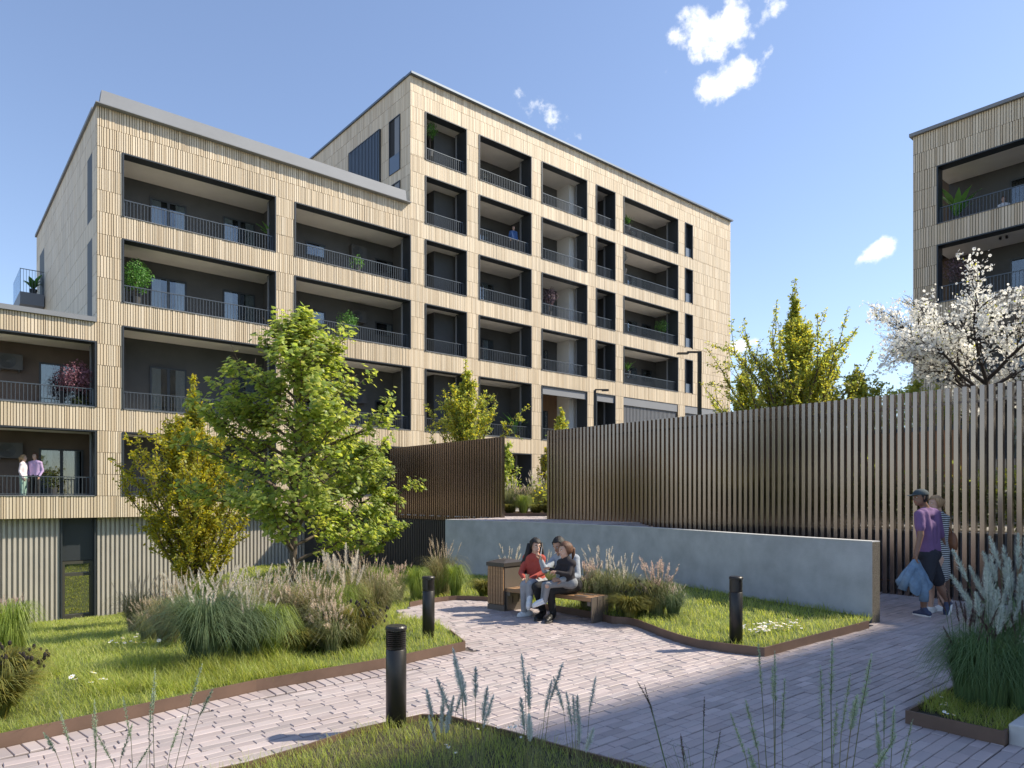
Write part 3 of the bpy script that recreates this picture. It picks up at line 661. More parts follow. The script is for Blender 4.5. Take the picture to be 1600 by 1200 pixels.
# pavers -------------------------------------------------------------------
BL, BW, GAP = 0.205, 0.078, 0.006
def paver_template():
    c = 0.004; l, w_ = BL / 2, BW / 2
    vs = [(-l, -w_, -0.03), (l, -w_, -0.03), (l, w_, -0.03), (-l, w_, -0.03), (-l, -w_, -c), (l, -w_, -c), (l, w_, -c), (-l, w_, -c), (-l + c, -w_ + c, 0), (l - c, -w_ + c, 0), (l - c, w_ - c, 0), (-l + c, w_ - c, 0)]
    fs = [(0, 1, 5, 4), (1, 2, 6, 5), (2, 3, 7, 6), (3, 0, 4, 7), (4, 5, 9, 8), (5, 6, 10, 9), (6, 7, 11, 10), (7, 4, 8, 11), (8, 9, 10, 11)]
    return np.array(vs), np.array(fs)
def pavers():
    tv, tf = paver_template(); pos, ang, tl = [], [], []
    rs = np.random.RandomState(11)
    ramp_poly = [pr] + back_ramp + [(WALL[-1][0] + 0.1, WALL[-1][1] + 0.05), pq(13.0, 4.7), pq(13.0, QR1)]
    ter_poly = [pq(12.66, 22), pq(12.66, 15.25), (WALL[0][0], WALL[0][1])] + back_ter + [pr, pq(13.02, QR1), pq(16.5, 12.0), pq(16.5, 22)]
    court2 = court; E1PQ = np.array([to_pq(*e) for e in E1])
    rows = []
    qq = 0.6
    while qq < 22: rows.append(qq); qq += BW + rs.choice([0.004, 0.005, 0.006, 0.009])
    for q in rows:
        off = rs.uniform(0, BL)
        ps = np.arange(-6.5 + off, 17, BL + 0.0048) + rs.uniform(-0.004, 0.004)
        x = D1[0] * ps + D2[0] * q; y = D1[1] * ps + D2[1] * q
        kin = in_poly(x, y, court2)
        for s_ in (-0.11, 0.11):
            kin |= in_poly(x + D1[0] * s_, y + D1[1] * s_, court2)
        kin &= (y > 2.0) & (np.abs(x / np.maximum(y, .1)) < 1.5)
        e1 = (q > np.interp(ps, E1PQ[:, 0], E1PQ[:, 1]) - 0.235) & (q < 6.3) & (ps < E1PQ[-1, 0] + 0.02)
        kin &= ~e1
        kr = in_poly(x, y, ramp_poly); kt = in_poly(x, y, ter_poly)
        for k, zf in ((kin & ~kr & ~kt, None), (kr & ~kt, ramp_z), (kt, ZTER)):
            for xx, yy in zip(x[k], y[k]):
                z = 0.0 if zf is None else (float(ramp_z(xx, yy)) + 0.012 if callable(zf) else zf)
                pos.append((xx, yy, z + rs.uniform(-0.003, 0.003))); ang.append(TH + rs.normal(0, 0.006)); tl.append(rs.normal(0, 0.009, 2))
    # soldier course along the lawn edge
    pl = E1[1:]
    for a, b_ in zip([ext(E1[1], E1[2], 2.0)] + E1[2:-1], E1[2:]):
        a, b_ = np.array(a), np.array(b_); L_ = np.linalg.norm(b_ - a); t = (b_ - a) / L_; nn = np.array([t[1], -t[0]]); n = int(L_ / (BW + GAP))
        for i in range(n):
            c = a + t * (i + .5) * L_ / n + nn * (BL / 2 + 0.012)
            pos.append((c[0], c[1], 0.001 + rs.uniform(-0.002, 0.002))); ang.append(math.atan2(nn[1], nn[0]) + rs.normal(0, 0.005)); tl.append(rs.normal(0, 0.004, 2))
    pos = np.array(pos); ang = np.array(ang); tl = np.array(tl)
    c, s_ = np.cos(ang), np.sin(ang); Rm = np.zeros((len(ang), 3, 3)); Rm[:, 0, 0] = c; Rm[:, 0, 1] = -s_; Rm[:, 1, 0] = s_; Rm[:, 1, 1] = c; Rm[:, 2, 2] = 1
    Rm[:, 2, 0] = tl[:, 0]; Rm[:, 2, 1] = tl[:, 1]
    d = np.hypot(pos[:, 0], pos[:, 1]); uu = np.abs(pos[:, 0] / pos[:, 1]); vv = V0 + (EYE - pos[:, 2]) * F / pos[:, 1]
    vis = (uu < 0.73) & (vv < 1196) & ~in_poly(pos[:, 0], pos[:, 1], FG) & ~in_poly(pos[:, 0], pos[:, 1], RB)
    order = np.argsort(np.where(vis, d, 1e6)); single = order[:300]; rest = np.setdiff1d(np.arange(len(pos)), single)
    V, Fc = scatter(tv, tf, Rm[rest], pos[rest]); tag(link('paver_field', np_mesh('paver_field', V, Fc, M_PAVER), PAVING), kind='stuff')
    me = np_mesh('paver', tv, tf, M_PAVER1)
    for i in single:
        o = link('paver', me, PAVING, pos[i]); o.rotation_euler = (tl[i][1], -tl[i][0], ang[i])
    print('PAVERS', len(pos))
pavers()

BRICKT = None
def far_paving():
    m = bpy.data.materials.new('paver_field_far'); m.use_nodes = True; t = m.node_tree; b = t.nodes['Principled BSDF']; b.inputs['Roughness'].default_value = 0.75
    tc = N(t, 'ShaderNodeTexCoord'); mp = N(t, 'ShaderNodeMapping'); mp.inputs['Rotation'].default_value = (0, 0, -TH); t.links.new(tc.outputs['Object'], mp.inputs[0])
    br = N(t, 'ShaderNodeTexBrick'); br.inputs['Color1'].default_value = (0.43, 0.365, 0.355, 1); br.inputs['Color2'].default_value = (0.5, 0.42, 0.41, 1); br.inputs['Mortar'].default_value = (0.12, 0.1, 0.09, 1)
    br.inputs['Scale'].default_value = 1.0; br.inputs['Brick Width'].default_value = BL + GAP; br.inputs['Row Height'].default_value = BW + GAP; br.inputs['Mortar Size'].default_value = 0.003; t.links.new(mp.outputs[0], br.inputs[0]); t.links.new(br.outputs[0], b.inputs['Base Color'])
    sheet('paving', [(-14, -14), (14, -14), (10, 1.5), (2.5, 1.98), (-2.6, 1.98), (-9, 1.98)], -0.004, m)
far_paving()
# steel edgings ------------------------------------------------------------
def edging(label, pts, h=0.095, t=0.008, closed=False, z0=-0.03, zf=None):
    P = [np.array(p, float) for p in pts]; n = len(P); m = MB(); vs = []; fs = []
    for i in range(n):
        a = P[(i - 1) % n] if (closed or i > 0) else P[i]; c = P[(i + 1) % n] if (closed or i < n - 1) else P[i]
        t1 = P[i] - a; t2 = c - P[i]; t1 = t1 / (np.linalg.norm(t1) + 1e-9); t2 = t2 / (np.linalg.norm(t2) + 1e-9); tt = t1 + t2; tt = tt / (np.linalg.norm(tt) + 1e-9); nn = np.array([-tt[1], tt[0]]) * t / max(0.35, abs(float(np.dot(tt, t2 if i < n - 1 or closed else t1))))
        for s_ in (-1, 1):
            for z in (z0, h): vs.append((*(P[i] + nn * s_), z))
    for i in range(n if closed else n - 1):
        a, b_ = 4 * i, 4 * ((i + 1) % n); fs += [(a, b_, b_ + 1, a + 1), (a + 2, a + 3, b_ + 3, b_ + 2), (a + 1, b_ + 1, b_ + 3, a + 3)]
    if not closed: fs += [(0, 1, 3, 2), (4 * n - 4, 4 * n - 2, 4 * n - 1, 4 * n - 3)]
    m.add(vs, fs); return tag(m.build('garden_edging', M_STEEL), label, 'edging', 'steel edgings of the beds')
edging('long brown steel edging along the left lawn, ending in a point at the paving', E1 + [tuple(np.array(E1[-1]) * 0.4 + np.array(E2[0]) * 0.6)])
edging('short low brown edging round the back bay behind the far bollard', catmull([ray(640, 948), ray(675, 941.5), ray(715, 937.5), ray(770, 940), ray(800, 943)], 3), h=0.07)
edging('brown steel edging curving past the bench to the grey wall', E3[E3.index(ray(850, 953)):], h=0.095)
edging('dark curved edging round the nearest bed at the bottom of the picture', FG[1:-2])
edging('brown edging of the shaded bed at the right, beside the concrete block', [RB[3], RB[0], RB[1]] + [pq(rb[0] + 0.08, re[1] - 0.02)], h=0.095)
cb = MB(); P_ = [pq(re[0], re[1] - 0.03), pq(re[0], re[1] - 0.75), pq(re[0] + 3.2, re[1] - 0.75), pq(re[0] + 3.2, re[1] - 0.03)]
cb.prism(P_[::-1], -0.02, 0.135); o = cb.build('concrete_block', M_CONC_TOP); bv = o.modifiers.new('b', 'BEVEL'); bv.width = 0.012; bv.segments = 2
tag(o, 'pale concrete block at the bottom right corner beside the shaded bed', 'block')

# curved grey wall ---------------------------------------------------------
def grey_wall():
    m = MB(); n = len(WALL); zb = -1.6; zt = ZTER
    vs = []
    for (x, y), (bx, by) in zip(WALL, WBACK): vs += [(x, y, zb), (x, y, zt - 0.012), (bx, by, zb), (bx, by, zt - 0.012)]
    fs = []; mi = []
    for i in range(n - 1):
        a, b_ = 4 * i, 4 * i + 4; fs += [(a, b_, b_ + 1, a + 1), (a + 2, a + 3, b_ + 3, b_ + 2)]
    fs += [(0, 1, 3, 2)]
    m.add(vs, fs, 0); a = 4 * n - 4; m.add([vs[a], vs[a + 2], vs[a + 3], vs[a + 1]], [(0, 1, 2, 3)], 1)
    o = m.build('garden_wall', [M_CONC, M_PEBBLE])
    c = MB(); vs = []
    for (x, y), nn in zip(WALL, nrm):
        f = np.array([x, y]) - nn * 0.004; b_ = np.array([x, y]) + nn * (WT + 0.004); vs += [(*f, zt - 0.0118), (*f, zt), (*b_, zt - 0.0118), (*b_, zt)]
    fs = []
    for i in range(n - 1):
        a, b_ = 4 * i, 4 * i + 4; fs += [(a, b_, b_ + 1, a + 1), (a + 2, a + 3, b_ + 3, b_ + 2), (a + 1, b_ + 1, b_ + 3, a + 3), (a, a + 2, b_ + 2, b_)]
    fs += [(0, 1, 3, 2), (4 * n - 4, 4 * n - 2, 4 * n - 1, 4 * n - 3)]
    c.add(vs, fs); c.build('wall_cap', M_CONC_TOP, o)
    tag(o, 'long curved blue-grey concrete wall behind the bench', 'wall')
grey_wall()

# fence of upright fins -----------------------------------------------------
PF = 12.66
def fin_fence(label, q0, q1, mat_, z0, z1, w_=0.066, dep=0.11, pitch=0.12):
    o0 = D1 * PF + D2 * q0
    f = thing('fin_fence', label, 'fence', (o0[0], o0[1], 0), TH + math.pi / 2, 'bronze fin fences along the ramp')
    c = 0.003; m = MB(); m.prism([(-w_ / 2 + c, -0.0), (-w_ / 2, 0.0 + c), (-w_ / 2, dep), (w_ / 2, dep), (w_ / 2, c), (w_ / 2 - c, 0.0)][::-1], z0, z1)
    # local x runs along the fence, local y towards the viewer's side
    m.v = [(x, 0.05 - y, z) for x, y, z in m.v]; m.f = [fc[::-1] for fc in m.f]
    me = m.mesh('fin', mat_); n = int(round((q1 - q0) / pitch))
    for i in range(n + 1): link('slat', me, f, ((q1 - q0) * i / n, 0, 0))
    r = MB()
    for z in (z0 + 0.25, z1 - 0.25): r.box(-0.03, q1 - q0 + 0.03, -0.062, -0.0505, z, z + 0.04)
    r.build('cross_rail', mat_, f)
    return f
qa = to_pq(*[(858 - U0) / F * 18.38, 18.38])[1]; qb = to_pq((785 - U0) / F * 19.85, 19.85)[1]; qc = 21.4
fin_fence('long bronze fence of upright fins running from the walking couple to the gap', 1.0, qa, M_BRONZE, -0.05, 3.40)
fin_fence('shorter bronze fin fence left of the gap, in front of the apartment block', qb, qc, M_BRONZE, 0.93, 3.37)
rw = MB(); rw.prism([pq(13.02, -2), pq(13.22, -2), pq(13.22, QR1), pq(13.02, QR1)], -0.6, 1.035); rw.prism([pq(13.0, -2), pq(13.25, -2), pq(13.25, QR1), pq(13.0, QR1)], 1.037, 1.075, 1)
tag(rw.build('retaining_wall', [M_CONC, M_CONC_TOP]), 'low pale-topped concrete wall behind the long fin fence', 'wall')
# dark ribbed wall under the short fence
dw = MB(); dw.prism([pq(12.70, 15.0), pq(12.9, 15.0), pq(12.9, 28.6), pq(12.70, 28.6)], -3.0, 0.92); dwo = dw.build('ribbed_wall', M_RIB_D)
rr = MB(); n = int(13.6 / 0.11)
for i in range(n):
    q = 15.03 + 13.55 * (i + .5) / n; rr.prism([pq(12.698, q - 0.035), pq(12.698, q + 0.035), pq(12.63, q + 0.03), pq(12.63, q - 0.03)][::-1], -3.0, 0.915)
tag(rr.build('rib', M_RIB_D, dwo), kind='stuff'); tag(dwo, 'dark ribbed wall under the short fin fence, left of the grey wall', 'wall')
# return of the terrace between the two walls
rt = MB(); a = np.array(WALL[0]); b_ = D1 * 12.66 + D2 * 15.2; d = np.array([0.0, 0.12]); rt.prism([tuple(a + [0.02, 0.02]), tuple(b_ + [0, 0.02]), tuple(b_ + d), tuple(a + d + [0.02, 0])], -1.6, ZTER - 0.016)
tag(rt.build('terrace_return_wall', M_CONC), 'short plain concrete return wall at the far end of the curved grey wall', 'wall')

# timber screen seen through the fins
tw = thing('timber_screen', 'orange-brown timber screen with a dark top seen through the fence fins', 'screen', (*pq(17.2, 8.6), 1.06), TH + math.pi / 2 + R(8))
for i in range(24):
    m = MB(); m.box(-3.6 + i * 0.2, -3.6 + i * 0.2 + 0.192, -0.02, 0.02, 0.5, 2.1); m.build('plank', M_WOODWALL, tw)
m = MB(); m.box(-3.62, 1.22, -0.05, 0.05, 2.105, 2.2); m.build('top_rail', M_ANTH, tw); m = MB()
for x in (-3.5, -1.2, 1.1): m.box(x - 0.04, x + 0.04, 0.022, 0.1, 0, 2.1)
m.build('post', M_ANTH, tw)

# bollards -----------------------------------------------------------------
def bollard(label, x, y, z, h, r, face):
    b = thing('bollard_light', label, 'bollard', (x, y, z), face, 'dark bollard lights along the paths')
    m = MB(); m.lathe([(r, -0.05), (r, h * 0.765), (r - 0.004, h * 0.77)], 28); m.build('post', M_BLACK, b, smooth=False)
    for pl in b.children[0].data.polygons: pl.use_smooth = len(pl.vertices) == 4
    m = MB(); m.lathe([(r - 0.004, h * 0.772), (r - 0.002, h * 0.785), (r - 0.002, h * 0.79)], 28); m.build('collar', M_BLACK, b)
    m = MB(); m.lathe([(r * 0.62, h * 0.79), (r * 0.62, h * 0.955)], 20); m.build('lamp_glass', mat('lamp_glass', (0.45, 0.43, 0.38), 0.25), b)
    n = 8
    for i in range(n):
        z0 = h * (0.795 + 0.16 * i / n); m = MB(); vs = []
        m.lathe([(r * 0.66, z0 + 0.002), (r - 0.004, z0 - 0.003), (r - 0.001, z0 + h * 0.007), (r * 0.66, z0 + h * 0.012)], 28, cap=False); m.build('louvre', M_BLACK, b)
    m = MB()
    for k in range(10):      # solid back shield
        a0, a1 = R(100) + R(160) * k / 10, R(100) + R(160) * (k + 1) / 10
        pts = [(math.cos(a) * q, math.sin(a) * q) for a, q in ((a0, r), (a1, r), (a1, r * .8), (a0, r * .8))]; m.prism(pts, h * 0.79, h * 0.957)
    m.build('back_shield', M_BLACK, b)
    m = MB(); m.lathe([(r, h * 0.957), (r + 0.004, h * 0.962), (r + 0.004, h * 0.985), (r - 0.004, h * 1.0)], 28); m.build('cap', M_BLACK, b)
    return b
x, y = ray(619, 1131, 0.06); bollard('nearest dark bollard light, in the grass of the bottom bed', x, y, 0.05, 0.70, 0.0715, R(-50))
x, y = ray(669.5, 996, 0.07); bollard('dark bollard light at the tip of the left lawn', x, y, 0.06, 0.70, 0.069, R(10))
x, y = ray(1150, 1004, 0.07); bollard('dark bollard light beside the white daisies in front of the grey wall', x, y, 0.06, 0.73, 0.070, R(20))

# street lamps -------------------------------------------------------------
def street_lamp(label, u, Y, ztop, arm_u, z0):
    x = (u - U0) / F * Y; a = (arm_u - u) / F * Y
    l = thing('street_lamp', label, 'street lamp', (x, Y, z0), 0, 'slim street lamps in front of the tall wing')
    m = MB(); h = ztop - z0; m.box(-0.055, 0.055, -0.055, 0.055, 0, h - 0.05); m.build('pole', M_BLACK, l)
    m = MB(); s_ = 1 if a > 0 else -1; m.box(min(0, s_ * 0.056), max(0, a) if a > 0 else 0, -0.04, 0.04, h - 0.049, h) if a > 0 else m.box(a * 0.55, 0.055, -0.045, 0.045, h - 0.049, h); m.build('arm', M_BLACK, l)
    m = MB(); x0, x1 = sorted((a, a * 0.5)); m.box(x0, x1, -0.10, 0.10, h - 0.085, h - 0.0495); m.build('lamp_head', M_BLACK, l)
street_lamp('slim black street lamp with its arm to the left, above the long fence', 1093, 22.0, EYE + (V0 - 549) / F * 22.0, 1058, 1.05)
street_lamp('farther slim street lamp with its arm to the right, by the loggia piers', 929.5, 31.0, EYE + (V0 - 608) / F * 31.0, 951, 1.05)
# ------------------------------------------------------------------ vegetation
def leaf_mat(name, cols, trans=0.35, rough=0.5, var=0.14, nz=(1.6, 0.2)):
    return mat(name, (0.1, 0.1, 0.03), rough, rampcols=cols, trans=trans, var=var, spec=0.35, noise=nz)
M_BARK = mat('bark', (0.10, 0.075, 0.055), 0.9, noise=(14, 0.35, (1, 1, 0.3)), bump=(25, 0.8, 0.01))
M_BARK_D = mat('dark_bark', (0.035, 0.026, 0.022), 0.9, noise=(14, 0.3), bump=(25, 0.8, 0.01))
M_MAPLE = leaf_mat('maple_leaf', [(0.22, 0.31, 0.08), (0.31, 0.39, 0.09), (0.42, 0.47, 0.12), (0.15, 0.23, 0.08), (0.54, 0.54, 0.14)], 0.52, 0.36)
M_HORN = leaf_mat('hornbeam_leaf', [(0.40, 0.37, 0.06), (0.31, 0.33, 0.065), (0.24, 0.29, 0.07), (0.52, 0.45, 0.06), (0.27, 0.27, 0.06)], 0.52, 0.45)
M_HORN2 = leaf_mat('young_leaf', [(0.36, 0.42, 0.10), (0.50, 0.49, 0.10), (0.24, 0.32, 0.10), (0.60, 0.54, 0.09), (0.20, 0.28, 0.10), (0.30, 0.37, 0.09)], 0.55, 0.45)
M_GREENL = leaf_mat('pot_leaf', [(0.09, 0.24, 0.05), (0.13, 0.30, 0.07), (0.18, 0.36, 0.09)], 0.3, 0.45)
M_PURPLE = leaf_mat('purple_leaf', [(0.28, 0.12, 0.15), (0.40, 0.20, 0.23), (0.20, 0.09, 0.11)], 0.25, 0.5)
M_DUSK = leaf_mat('dusky_leaf', [(0.17, 0.12, 0.14), (0.24, 0.17, 0.20), (0.11, 0.08, 0.10)], 0.25, 0.5)
M_PETAL = leaf_mat('white_petal', [(0.80, 0.80, 0.76), (0.84, 0.83, 0.80), (0.76, 0.75, 0.66)], 0.35, 0.6, 0.05)
M_LAWN = leaf_mat('lawn_blade', [(0.27, 0.34, 0.075), (0.36, 0.42, 0.10), (0.45, 0.48, 0.14), (0.20, 0.28, 0.06), (0.52, 0.50, 0.22)], 0.48, 0.5)
M_HEDGE = leaf_mat('hedge_leaf', [(0.035, 0.055, 0.018), (0.06, 0.085, 0.02), (0.10, 0.12, 0.025)], 0.25, 0.5)
M_DAISY = mat('daisy_petal', (0.82, 0.82, 0.79), 0.7)
M_YOLK = mat('daisy_eye', (0.75, 0.5, 0.05), 0.7)

def rot_from(nrm, head):
    """rotation matrices taking z to nrm and x towards head"""
    n = nrm / np.linalg.norm(nrm, axis=1, keepdims=True); x = head - n * (head * n).sum(1, keepdims=True); x /= np.linalg.norm(x, axis=1, keepdims=True) + 1e-9
    return np.stack([x, np.cross(n, x), n], 2)
def rand_dirs(rs, n):
    v = rs.normal(size=(n, 3)); return v / np.linalg.norm(v, axis=1, keepdims=True)
def leaf_template(kind):
    if kind == 'maple':
        a = [(0.0, 0.0), (0.10, 0.22), (0.02, 0.48), (0.26, 0.34), (0.40, 0.52), (0.52, 0.30), (0.70, 0.34), (0.72, 0.16), (1.0, 0.0)]
        pts = a + [(x, -y) for x, y in a[-2:0:-1]]
        vs = [(0.35, 0, 0.0)] + [(x, y, -0.16 * abs(y) - 0.12 * x * x) for x, y in pts]; n = len(pts)
        return np.array(vs), np.array([(0, 1 + i, 1 + (i + 1) % n) for i in range(n)])
    if kind == 'oval':
        vs = [(0, 0, 0), (0.35, 0.24, -0.03), (0.75, 0.18, -0.06), (1, 0, -0.1), (0.75, -0.18, -0.06), (0.35, -0.24, -0.03)]
        return np.array(vs), np.array([(0, 1, 5), (1, 2, 5), (5, 2, 4), (2, 3, 4)])[:, ::-1]
    if kind == 'petal':
        vs = []; fs = []
        for k in range(5):
            a = 2 * math.pi * k / 5; c, s = math.cos(a), math.sin(a); o = len(vs)
            vs += [(0.05 * c, 0.05 * s, 0), (0.35 * c - 0.25 * s, 0.35 * s + 0.25 * c, 0.1), (0.5 * c, 0.5 * s, 0.06), (0.35 * c + 0.25 * s, 0.35 * s - 0.25 * c, 0.1)]; fs += [(o, o + 3, o + 2), (o, o + 2, o + 1)]
        return np.array(vs), np.array(fs)

def branch_path(rs, a, d, length, n=5, wob=0.12, up=0.0):
    pts = [np.array(a, float)]; d = np.array(d, float); d /= np.linalg.norm(d)
    for i in range(n):
        d = d + rs.normal(0, wob, 3) + np.array([0, 0, up]); d /= np.linalg.norm(d); pts.append(pts[-1] + d * length / n)
    return pts
def leaves_mesh(name, pos, nrm, head, size, kind, m):
    tv, tf = leaf_template(kind); Rm = rot_from(nrm, head) * size[:, None, None]
    V, Fc = scatter(tv, tf, Rm, pos); return np_mesh(name, V, Fc, m)

def maple(label, base, H, profile, nlimb, nleaf, seed, lsize=(0.075, 0.125), trunk_r=0.075, squash=(1, 1), group=None, lean=(0, 0), clear=0.5):
    """profile: (height fraction, radius in m) of the crown's outline; limbs rise off the trunk, twigs off the limbs, leaves in drooping sprays along the twigs"""
    rs = np.random.RandomState(seed); t = thing('maple_tree', label, 'tree', base, 0, group)
    m = MB(); tr = [np.array([lean[0] * f + rs.normal(0, 0.012), lean[1] * f + rs.normal(0, 0.012), H * 0.94 * f]) for f in np.linspace(0, 1, 10)]; tr[0] = np.array([0, 0, -0.25])
    m.tube(tr, [trunk_r * (1.25 if i == 0 else 1) * (1 - 0.85 * i / 9) for i in range(10)], 9)
    ph, pr_ = zip(*profile); twigs = []
    for i in range(nlimb):
        f = clear / H + (0.97 - clear / H) * ((i + rs.uniform(0, .9)) / nlimb) ** 0.9
        a = i * 2.399 + rs.normal(0, 0.35); k = f * 9; j = min(int(k), 8); st = tr[j] * (1 - k + j) + tr[j + 1] * (k - j)
        L_ = np.interp(f, ph, pr_) * rs.uniform(0.72, 1.12); rise = 0.35 + 0.75 * f + rs.uniform(-.15, .2)
        d = np.array([math.cos(a) * squash[0], math.sin(a) * squash[1], rise]); L_ *= np.linalg.norm([squash[0] * math.cos(a), squash[1] * math.sin(a)])
        path = branch_path(rs, st, d, max(L_, 0.2) * 1.1, 6, 0.10, -0.02); r0 = 0.010 + 0.020 * L_
        m.tube(path, [r0 * (1 - 0.8 * q / 6) for q in range(7)], 6, cap=False); twigs.append(path[2:])
        for q in range(2, 7):
            for sd in (-1, 1):
                if rs.rand() < 0.9:
                    dd = path[q] - path[q - 1]; dd /= np.linalg.norm(dd); sv_ = np.cross(dd, [0, 0, 1]); sv_ /= np.linalg.norm(sv_) + 1e-9
                    tw = branch_path(rs, path[q], dd * 0.7 + sv_ * sd * rs.uniform(0.5, 1.1) + np.array([0, 0, rs.uniform(-.1, .5)]), L_ * rs.uniform(0.18, 0.42) + 0.1, 3, 0.15, 0.03)
                    m.tube(tw, [r0 * 0.3, r0 * 0.22, r0 * 0.16, r0 * 0.1], 4, cap=False); twigs.append(tw)
    m.build('trunk', M_BARK, t, smooth=True)
    seg = [(tw[k], tw[k + 1]) for tw in twigs for k in range(len(tw) - 1)]; w_ = np.array([np.linalg.norm(b - a) + 0.03 for a, b in seg]); w_ /= w_.sum()
    # leaves sit in bunches of six or so
    nb = nleaf // 10; ix = rs.choice(len(seg), nb, p=w_); A = np.array([seg[i][0] for i in ix]); B = np.array([seg[i][1] for i in ix]); cen = A + (B - A) * rs.rand(nb, 1)
    pos = np.repeat(cen, 10, 0) + rs.normal(0, 0.062, (nb * 10, 3)); out = pos - np.array([0, 0, H * 0.45]); out[:, 2] *= 0.3
    out /= np.linalg.norm(out, axis=1, keepdims=True) + 1e-6
    nrm = np.array([0, 0, 1.0]) * 0.9 + out * 0.45 + rs.normal(0, 0.42, pos.shape); head = out + np.array([0, 0, -0.45]) + rs.normal(0, 0.5, pos.shape)
    c = leaves_mesh('crown', pos, nrm, head, rs.uniform(*lsize, len(pos)), 'maple', M_MAPLE); tag(link('crown', c, t), kind='stuff')
    return t
def upright_tree(label, base, H, profile, nlimb, nleaf, seed, m_, lsize=(0.04, 0.075), trunk_r=0.06, rise=2.2, kind='oval', group=None, name='hornbeam_tree', squash=(1, 1), cat='tree', clear=0.25):
    rs = np.random.RandomState(seed); t = thing(name, label, cat, base, 0, group); m = MB()
    tr = [np.array([rs.normal(0, 0.015), rs.normal(0, 0.015), H * 0.93 * f]) for f in np.linspace(0, 1, 9)]; tr[0] = np.array([0, 0, -0.25]); m.tube(tr, [trunk_r * (1 - 0.88 * i / 8) for i in range(9)], 8)
    ph, pr_ = zip(*profile); twigs = [tr[5:], tr[7:], tr[7:], tr[7:]]
    for i in range(nlimb):
        f = clear / H + (0.9 - clear / H) * (i + rs.rand()) / nlimb; a = i * 2.399 + rs.normal(0, 0.4); k = f * 8; j = min(int(k), 7); st = tr[j] * (1 - k + j) + tr[j + 1] * (k - j)
        reach = np.interp(min(f + 0.16, 1), ph, pr_) * rs.uniform(0.55, 1.15); d = np.array([math.cos(a) * squash[0], math.sin(a) * squash[1], rise * rs.uniform(0.7, 1.2)])
        L_ = reach * math.sqrt(1 + rise * rise) * 0.85; path = branch_path(rs, st, d, max(L_, 0.15), 6, 0.09, 0.06); r0 = 0.006 + 0.012 * L_
        m.tube(path, [r0 * (1 - 0.8 * q / 6) for q in range(7)], 5, cap=False); twigs.append(path[1:])
        for q in range(1, 7):
            for _ in range(2):
                dd = path[q] - path[q - 1]; dd /= np.linalg.norm(dd) + 1e-9
                tw = branch_path(rs, path[q], dd * 1.0 + rs.normal(0, 0.45, 3), L_ * rs.uniform(0.12, 0.3) + 0.05, 3, 0.12, 0.05); twigs.append(tw)
                m.tube(tw, [r0 * 0.3, r0 * 0.22, r0 * 0.15, r0 * 0.1], 3, cap=False)
    m.build('trunk', M_BARK, t, smooth=True)
    seg = [(tw[k], tw[k + 1]) for tw in twigs for k in range(len(tw) - 1)]; w_ = np.array([np.linalg.norm(b - a) + 0.02 for a, b in seg]); w_ /= w_.sum(); nb = nleaf // 3
    ix = rs.choice(len(seg), nb, p=w_); A = np.array([seg[i][0] for i in ix]); B = np.array([seg[i][1] for i in ix]); cen = A + (B - A) * rs.rand(nb, 1)
    pos = np.repeat(cen, 3, 0) + rs.normal(0, 0.03, (nb * 3, 3)); head = rs.normal(0, 1, pos.shape) + np.array([0, 0, 0.3]); nrm = rs.normal(0, 0.7, pos.shape) + np.array([0, 0, 0.7])
    c = leaves_mesh('crown', pos, nrm, head, rs.uniform(*lsize, len(pos)), kind, m_); tag(link('crown', c, t), kind='stuff')
    return t
def G(u, v): 
    p = ground_ray(u, v); return (p.x, p.y, p.z)
def T(u, Y, z=ZTER): return ((u - U0) / F * Y, Y, z)

maple('tall bright green maple standing in the grasses of the left lawn', G(457, 968), 5.4, [(0.1, 1.0), (0.25, 1.5), (0.42, 1.5), (0.58, 1.25), (0.75, 0.95), (0.9, 0.4), (1, 0.08)], 54, 15000, 4, lsize=(0.06, 0.105), trunk_r=0.075, clear=0.95, lean=(0.12, 0))
maple('lower green maple in front of the dark ribbed wall, half behind the tall one', T(563, 19.3, -0.75), 4.1, [(0.1, 0.9), (0.3, 1.5), (0.55, 1.4), (0.8, 0.8), (1, 0.15)], 34, 8000, 9, lsize=(0.08, 0.13), trunk_r=0.08, clear=0.6)
upright_tree('golden olive upright hornbeam on the left lawn behind the maple', T(302, 16.0, float(lawn_z(T(302, 16)[0], 16.0)) - 0.02), 6.0, [(0.05, 1.1), (0.2, 1.6), (0.42, 1.35), (0.62, 0.85), (0.8, 0.45), (1, 0.1)], 110, 50000, 21, M_HORN, lsize=(0.055, 0.10), rise=1.9, trunk_r=0.07, clear=0.35)
gname = 'young upright trees on the terrace'
upright_tree('yellow-green upright tree rising behind the short fin fence', T(728, 26.0), 6.15, [(0.05, 1.3), (0.3, 1.75), (0.5, 1.2), (0.75, 0.7), (1, 0.12)], 70, 19000, 31, M_HORN2, lsize=(0.07, 0.125), rise=1.7, group=gname)
upright_tree('small yellow-green tree poking over the left end of the long fence', T(877, 27.5), 4.45, [(0.05, 0.5), (0.4, 0.62), (0.7, 0.5), (1, 0.1)], 40, 5000, 32, M_HORN2, lsize=(0.07, 0.12), rise=2.0, group=gname)
upright_tree('tallest yellow-green tree against the sky, between the two apartment blocks', T(1243, 20.0), 7.35, [(0.05, 1.7), (0.25, 2.0), (0.45, 1.45), (0.7, 0.72), (0.88, 0.3), (1, 0.06)], 130, 50000, 33, M_HORN2, lsize=(0.06, 0.10), rise=2.1, group=gname)
upright_tree('shorter pale tree beside the right end of the tall wing', T(1163, 22.0), 5.2, [(0.05, 1.2), (0.3, 1.35), (0.6, 1.0), (1, 0.15)], 60, 16000, 34, M_HORN2, lsize=(0.06, 0.11), rise=1.6, group=gname)
